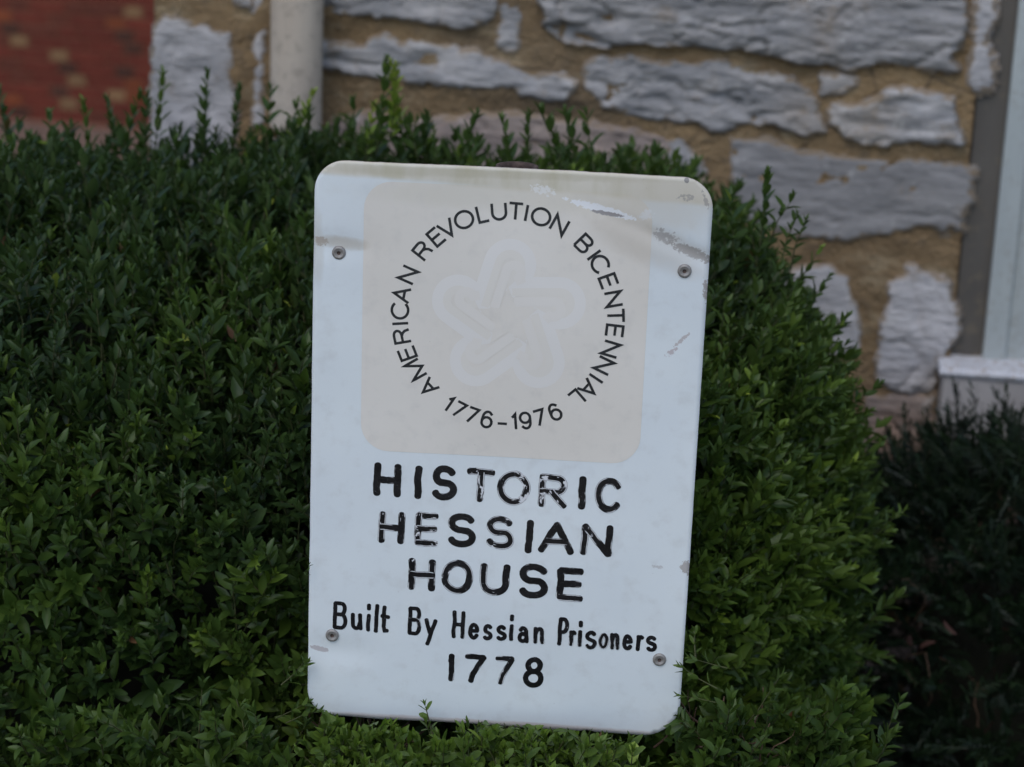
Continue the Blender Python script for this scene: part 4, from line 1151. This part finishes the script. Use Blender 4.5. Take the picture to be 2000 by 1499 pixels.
def leaf_material():
    m, t, b = mat('box_leaf'); k = NT(t)
    at = k.n('ShaderNodeAttribute', attribute_name='tone').outputs['Fac']; oi = k.n('ShaderNodeObjectInfo')
    geo = k.n('ShaderNodeNewGeometry'); c = k.coord()
    pn = k.noise(40, 2, geo.outputs['Position'])
    tone = k.math('ADD', at, k.math('MULTIPLY', k.math('SUBTRACT', pn, .5), .5))
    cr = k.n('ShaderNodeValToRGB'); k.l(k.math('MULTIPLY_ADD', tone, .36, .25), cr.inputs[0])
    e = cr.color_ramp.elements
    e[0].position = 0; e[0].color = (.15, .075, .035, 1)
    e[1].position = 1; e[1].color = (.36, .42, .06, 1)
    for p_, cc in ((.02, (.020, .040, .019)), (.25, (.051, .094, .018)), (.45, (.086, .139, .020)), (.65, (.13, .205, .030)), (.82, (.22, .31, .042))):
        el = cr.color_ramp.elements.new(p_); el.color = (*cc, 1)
    # underside paler and yellower
    col = k.mix(k.math('MULTIPLY', geo.outputs['Backfacing'], .6), cr.outputs[0], k.mix(.5, cr.outputs[0], (.12, .17, .06)))
    k.l(col, b.inputs['Base Color']); b.inputs['Roughness'].default_value = .42; b.inputs['Specular IOR Level'].default_value = .35
    tr = k.n('ShaderNodeBsdfTranslucent'); k.l(k.mix(1.0, col, (1.1, 1.3, .5), 'MULTIPLY'), tr.inputs[0])
    ms = k.n('ShaderNodeMixShader'); ms.inputs[0].default_value = .22
    k.l(b.outputs[0], ms.inputs[1]); k.l(tr.outputs[0], ms.inputs[2]); k.l(ms.outputs[0], t.nodes['Material Output'].inputs[0])
    return m
M_LEAF = leaf_material()
m, t, b = mat('box_stem'); k = NT(t); nn = k.noise(60, 3, k.coord())
k.l(k.mix(nn, (.09, .075, .03), (.07, .10, .03)), b.inputs['Base Color']); b.inputs['Roughness'].default_value = .7; M_STEM = m
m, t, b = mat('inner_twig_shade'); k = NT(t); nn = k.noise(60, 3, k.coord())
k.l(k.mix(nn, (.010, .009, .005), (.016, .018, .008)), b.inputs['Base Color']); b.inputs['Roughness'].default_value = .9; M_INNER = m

hedge = thing('box_hedge', 'clipped dark green box hedge surrounding the sign in front of the stone wall', 'hedge', Matrix.Translation((-.45, 2.26, 0)))
HOFF = np.array([-.45, 2.26, 0])
# which leaves show largest: frontmost within a small screen cell, then by projected area
mid = LM[:, :3, 3] + LM[:, :3, 0] * .5
X_, Y_, Zc = to_px(mid)
infr = (X_ > 5) & (X_ < 1995) & (Y_ > 5) & (Y_ < 1494)
cell = (np.clip(X_, -999, 2999).astype(int) // 9) * 4000 + np.clip(Y_, -999, 2999).astype(int) // 9
order = np.lexsort((Zc, cell)); first = np.ones(len(order), bool); first[1:] = cell[order][1:] != cell[order][:-1]
vis = np.zeros(len(LM), bool); vis[order[first]] = True
lsg = sign_local(mid); hid = (lsg[:, 2] < 0)
hitp = np.array([0.0]); 
dirs = mid - EYE; tt_ = ((SORG - EYE) @ SN) / (dirs @ SN); hp = EYE + dirs * tt_[:, None]; lh = sign_local(hp)
behind = (seg_dist(lh[:, :2], OUTL) > -.004) & (lsg[:, 2] < 0)
area = np.linalg.norm(LM[:, :3, 0], axis=1) ** 2 * np.abs(np.einsum('ij,ij->i', LM[:, :3, 2] / np.linalg.norm(LM[:, :3, 2], axis=1, keepdims=True), dirs / np.linalg.norm(dirs, axis=1, keepdims=True))) / Zc ** 2
score = np.where(infr & vis & ~behind, area, -1)
top300 = np.argsort(-score)[:300]
ismain = np.zeros(len(LM), bool); ismain[top300] = True
meshes = {}
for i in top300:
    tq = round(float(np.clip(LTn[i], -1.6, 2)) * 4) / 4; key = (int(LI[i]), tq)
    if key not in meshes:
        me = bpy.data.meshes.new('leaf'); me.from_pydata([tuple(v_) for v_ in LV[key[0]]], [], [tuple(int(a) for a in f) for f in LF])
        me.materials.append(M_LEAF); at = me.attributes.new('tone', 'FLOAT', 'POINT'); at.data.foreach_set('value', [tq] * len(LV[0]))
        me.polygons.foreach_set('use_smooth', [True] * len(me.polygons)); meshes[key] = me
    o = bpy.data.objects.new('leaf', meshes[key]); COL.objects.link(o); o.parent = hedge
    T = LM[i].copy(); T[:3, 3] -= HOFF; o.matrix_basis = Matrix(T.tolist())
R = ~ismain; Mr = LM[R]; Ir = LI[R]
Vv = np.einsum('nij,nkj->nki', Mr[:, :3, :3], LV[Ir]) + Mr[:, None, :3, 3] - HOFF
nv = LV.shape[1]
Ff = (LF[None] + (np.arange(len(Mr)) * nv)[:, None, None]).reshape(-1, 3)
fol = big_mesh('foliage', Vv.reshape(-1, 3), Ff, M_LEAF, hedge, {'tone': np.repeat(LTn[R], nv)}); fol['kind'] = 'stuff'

print('leaves', len(LM), 'tris', len(Ff))
# stems: three-sided tubes
SP = np.array(STEMS)  # n,3,3
sv = []; 
for j, rad in ((0, .0011), (1, .0008), (2, .0004)):
    for q in range(3):
        a = 2 * pi * q / 3; sv.append(SP[:, j] + np.array([cos(a), sin(a), 0]) * rad - HOFF)
sv = np.stack(sv, 1); lsp = sign_local(SP.reshape(-1, 3)).reshape(-1, 3, 3)
okS = ~(((seg_dist(lsp[:, :, :2].reshape(-1, 2), OUTL).reshape(-1, 3) > -.004) & (np.abs(lsp[:, :, 2]) < .012)).any(1))
okS &= ~(((seg_dist(lsp[:, :, :2].reshape(-1, 2), OUTL).reshape(-1, 3) > -.004) & (lsp[:, :, 2] > 0)).any(1) & (np.arange(len(SP)) < len(base_stems)))
dS = SP.reshape(-1, 3) - EYE; tS = ((SORG - EYE) @ SN) / (dS @ SN)
ovS = (seg_dist(sign_local(EYE + dS * tS[:, None])[:, :2], OUTL) > .0035).reshape(-1, 3).any(1) & (lsp[:, :, 2] > 0).any(1)
ovS[:len(base_stems) + N_PXS] = False; okS &= ~ovS
sv = sv[okS]
fs = []
for j in (0, 1):
    for q in range(3): fs.append((3 * j + q, 3 * j + (q + 1) % 3, 3 * j + 3 + (q + 1) % 3, 3 * j + 3 + q))
fs = np.array(fs); FF = (fs[None] + (np.arange(len(sv)) * 9)[:, None, None]).reshape(-1, 4)
st = big_mesh('stems', sv.reshape(-1, 3), FF, M_STEM, hedge); st['kind'] = 'stuff'
# dense inner mass of the shrub: dark, lumpy
def inner_mass(name, lo, hi, r, parent, off, material, amp=.02, res=26, tilt=False):
    bm = bmesh.new(); bmesh.ops.create_cube(bm, size=2); bmesh.ops.subdivide_edges(bm, edges=bm.edges[:], cuts=res, use_grid_fill=True)
    lo = np.array(lo); hi = np.array(hi); c = (lo + hi) / 2; h = (hi - lo) / 2
    for v_ in bm.verts:
        P = c + np.array(v_.co) * h; q = np.clip(P, lo + r, hi - r); d = P - q; L = np.linalg.norm(d)
        if L > 1e-6: P = q + d / L * r
        P = P + (d / (L + 1e-9)) * amp * mn.noise(Vector(P) * 14)
        if tilt: P = P + np.array([0, corner_back(P[None])[0], top_tilt(P[None])[0]])
        v_.co = Vector(P - off)
    return bm_obj(name, bm, material, parent, True)
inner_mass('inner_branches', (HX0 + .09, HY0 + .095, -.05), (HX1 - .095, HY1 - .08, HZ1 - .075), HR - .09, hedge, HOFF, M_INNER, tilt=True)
# short bare twigs in the shade under the sign
tw = []
def tube_mesh(paths, rads, sides=5):
    V = []; F = []
    for pts, r in zip(paths, rads):
        pts = [np.asarray(p, float) for p in pts]; o = len(V)
        for i, p in enumerate(pts):
            d = pts[min(i + 1, len(pts) - 1)] - pts[max(i - 1, 0)]; B_ = basis(d, 0); rr = r * (1 - .5 * i / (len(pts) - 1))
            for q in range(sides): a = 2 * pi * q / sides; V.append(p + (B_[:, 0] * cos(a) + B_[:, 1] * sin(a)) * rr)
        for i in range(len(pts) - 1):
            for q in range(sides): F.append((o + i * sides + q, o + i * sides + (q + 1) % sides, o + (i + 1) * sides + (q + 1) % sides, o + (i + 1) * sides + q))
    return V, F
m, t, b = mat('bare_twig'); k = NT(t); nn = k.noise(90, 3, k.coord())
k.l(k.mix(nn, (.07, .035, .022), (.16, .10, .06)), b.inputs['Base Color']); b.inputs['Roughness'].default_value = .8; M_TWIG = m
paths = []; rads = []
for i in range(150):
    x = rng.choice([rng.uniform(640, 800), rng.uniform(1180, 1500)]); y = rng.uniform(1440, 1600)
    a = hit(x, y, SORG - SN * rng.uniform(.0, .05), SN)
    d = np.array([rng.normal(0, .5), rng.normal(-.1, .4), .8]); pts = [a]
    for q in range(5): d = d + rng.normal(0, .3, 3); pts.append(pts[-1] + d / np.linalg.norm(d) * .009)
    lq = sign_local(np.array(pts))
    if ((seg_dist(lq[:, :2], OUTL) > -.003)).any(): continue
    paths.append(np.array(pts) - HOFF); rads.append(rng.uniform(.0006, .0014))
V, F = tube_mesh(paths, rads); tq = mesh_obj('bare_twigs', V, F, M_TWIG, hedge, smooth=True); tq['kind'] = 'stuff'

# ---------------------------------------------------------------- yew shrub at the right
yew = thing('yew_shrub', 'very dark needle leaved shrub with dead reddish twigs under the window sill', 'shrub', Matrix.Translation((.62, 2.6, 0)))
YO = np.array([.62, 2.6, 0])
m, t, b = mat('yew_needle'); k = NT(t); at = k.n('ShaderNodeAttribute', attribute_name='tone').outputs['Fac']
k.l(k.mix(at, (.006, .014, .006), (.018, .036, .012)), b.inputs['Base Color']); b.inputs['Roughness'].default_value = .5; b.inputs['Specular IOR Level'].default_value = .3; M_NEED = m
def spray_template(seed):
    r = random.Random(seed); V = []; F = []
    L = r.uniform(.06, .10)
    nn_ = 26
    for i in range(nn_):
        f = (i + .5) / nn_; side = 1 if i % 2 else -1
        b0 = np.array([0, 0, L * f]); el = radians(58 - 30 * f + r.uniform(-8, 8)); az = (0 if side > 0 else pi) + r.uniform(-.7, .7)
        d = np.array([sin(el) * cos(az), sin(el) * sin(az), cos(el)]); ln = .021 * r.uniform(.75, 1.1) * (1 - .3 * f)
        w = np.cross(d, [0, 0, 1.0]); w = w / (np.linalg.norm(w) + 1e-9) * .0017
        o = len(V); V += [b0 - w * .5, b0 + w * .5, b0 + d * ln * .7 + w, b0 + d * ln * .7 - w]; F += [(o, o + 1, o + 2, o + 3)]
        V += [b0 + d * ln, b0 + d * ln + w * .1]; F += [(o + 3, o + 2, o + 5, o + 4)]
    return np.array(V), np.array(F)
YT = [spray_template(i) for i in range(6)]
VV = []; FFy = []; TT = []; off = 0
ysil = [(1700, 905), (1730, 850), (1760, 835), (1800, 812), (1830, 800), (1868, 778), (1900, 805), (1940, 815), (1975, 795), (2000, 785), (2100, 770), (2400, 760)]
def yew_top(px): return float(np.interp(px, [a for a, _ in ysil], [b2 for _, b2 in ysil]))
ctr = np.array([.72, 2.58, .24]); rad_ = np.array([.46, .33, .40])
cnt = 0
for i in range(8500):
    d = rng.normal(0, 1, 3); d /= np.linalg.norm(d); 
    if d[2] < -.5: continue
    lump = 1 + .16 * fbm((d * 1.0)[None], 3.2, 2)[0]
    rr = rng.uniform(.68, 1.0)
    p = ctr + d * rad_ * rr * lump
    if p[1] > 2.93 - .1 * p[0]: continue
    x_, y_, z_ = to_px(p)
    if y_[0] < yew_top(x_[0]) + 95: continue
    # the lower front is bare, dead inside
    bare = np.exp(-((x_[0] - 1850) / 120) ** 2 - ((y_[0] - 1270) / 130) ** 2)
    if rng.random() < bare * .8: continue
    dv = d * .8 + np.array([0, -.15, .12]) + rng.normal(0, .42, 3)
    tv, tf = YT[rng.integers(6)]; B_ = basis(dv, rng.random() * 6.28) * rng.uniform(.7, 1.1)
    VV.append(tv @ B_.T + p - YO); FFy.append(tf + off); off += len(tv); TT.append(np.full(len(tv), rng.random() ** 2)); cnt += 1
for (x, y) in ((1868, 772), (1852, 790), (1885, 790), (1812, 815), (1978, 788), (1998, 775), (1755, 840), (1725, 860), (1930, 812), (1905, 812), (1838, 800)):
    for _ in range(5):
        p = at_depth(x + rng.normal(0, 6), y, 2.62); dv = np.array([rng.normal(0, .3), rng.normal(0, .2), 1.0]); tv, tf = YT[rng.integers(6)]
        B_ = basis(dv, rng.random() * 6) * .75; VV.append(tv @ B_.T + p - YO - np.array([0, 0, .075])); FFy.append(tf + off); off += len(tv); TT.append(np.full(len(tv), rng.random()))
yf = big_mesh('foliage', np.concatenate(VV), np.concatenate(FFy), M_NEED, yew, {'tone': np.concatenate(TT)}); yf['kind'] = 'stuff'
# trunk and limbs
paths = []; rads = []
for i in range(16):
    a = np.array([.62, 2.6, 0]) + rng.normal(0, .03, 3) * [1, 1, 0]; d = np.array([rng.normal(.05, .5), rng.normal(0, .35), 1.0]); pts = [a - YO]
    for q in range(7): d = d + rng.normal(0, .18, 3); pts.append(pts[-1] + d / np.linalg.norm(d) * .075)
    paths.append(pts); rads.append(rng.uniform(.0015, .0032))
V, F = tube_mesh(paths, rads, 6); mesh_obj('branches', V, F, M_TWIG, yew, smooth=True)
m, t, b = mat('dead_red_twig'); k = NT(t); nn = k.noise(60, 3, k.coord())
k.l(k.mix(nn, (.075, .025, .016), (.04, .02, .014)), b.inputs['Base Color']); b.inputs['Roughness'].default_value = .8; M_RED = m
for i in range(16):
    x, y = rng.uniform(1770, 1960), rng.uniform(1200, 1430); a = at_depth(x, y, rng.uniform(2.35, 2.6))
    d = rng.normal(0, .7, 3) + np.array([0, 0, .3]); pts = [a - YO]
    for q in range(10): d = d + rng.normal(0, .4, 3); pts.append(pts[-1] + d / np.linalg.norm(d) * .014)
    V, F = tube_mesh([pts], [rng.uniform(.0005, .0012)], 5); mesh_obj('dead_twig', V, F, M_RED if i < 7 else M_TWIG, yew, smooth=True)
# dead curled leaves caught there
for (x, y) in ((1795, 1268), (1782, 1262), (1870, 1240)):
    a = at_depth(x, y, 2.35); T = np.eye(4); T[:3, :3] = basis(rng.normal(0, 1, 3), 1.0) * .022; V = LV[1] @ T[:3, :3].T + a - YO
    o = mesh_obj('dead_leaf', V, LF, M_RED, yew)
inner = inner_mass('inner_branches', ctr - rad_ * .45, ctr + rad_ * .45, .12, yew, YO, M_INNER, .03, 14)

# leaf litter and pebbles on the bed under the shrubs
m, t, b = mat('litter'); k = NT(t); at = k.n('ShaderNodeAttribute', attribute_name='tone').outputs['Fac']
k.l(k.mix(at, (.07, .04, .028), (.30, .27, .26)), b.inputs['Base Color']); b.inputs['Roughness'].default_value = .85
n_l = 2600; Pq = np.stack([rng.uniform(.2, 1.5, n_l), rng.uniform(1.6, 3.0, n_l), np.full(n_l, .008)], 1)
Pq = Pq[Pq[:, 1] < 2.96 - .105 * Pq[:, 0]]; n_l = len(Pq)
VV = []; 
for p in Pq:
    B_ = basis(rng.normal(0, .5, 3) + np.array([0, 0, 1.0]), rng.random() * 6); s_ = rng.uniform(.010, .026)
    VV.append(LV[rng.integers(6)] @ (B_ * s_).T + p)
VV = np.concatenate(VV); FFl = (LF[None] + (np.arange(n_l) * nv)[:, None, None]).reshape(-1, 3)
lt = big_mesh('leaf_litter', VV, FFl, m, None, {'tone': np.repeat((rng.random(n_l) ** 4), nv)}); lt['kind'] = 'stuff'; lt['label'] = 'dry leaf litter and pale chips on the soil under the shrubs'
lt['category'] = 'leaf litter'
print('done', len(bpy.data.objects))
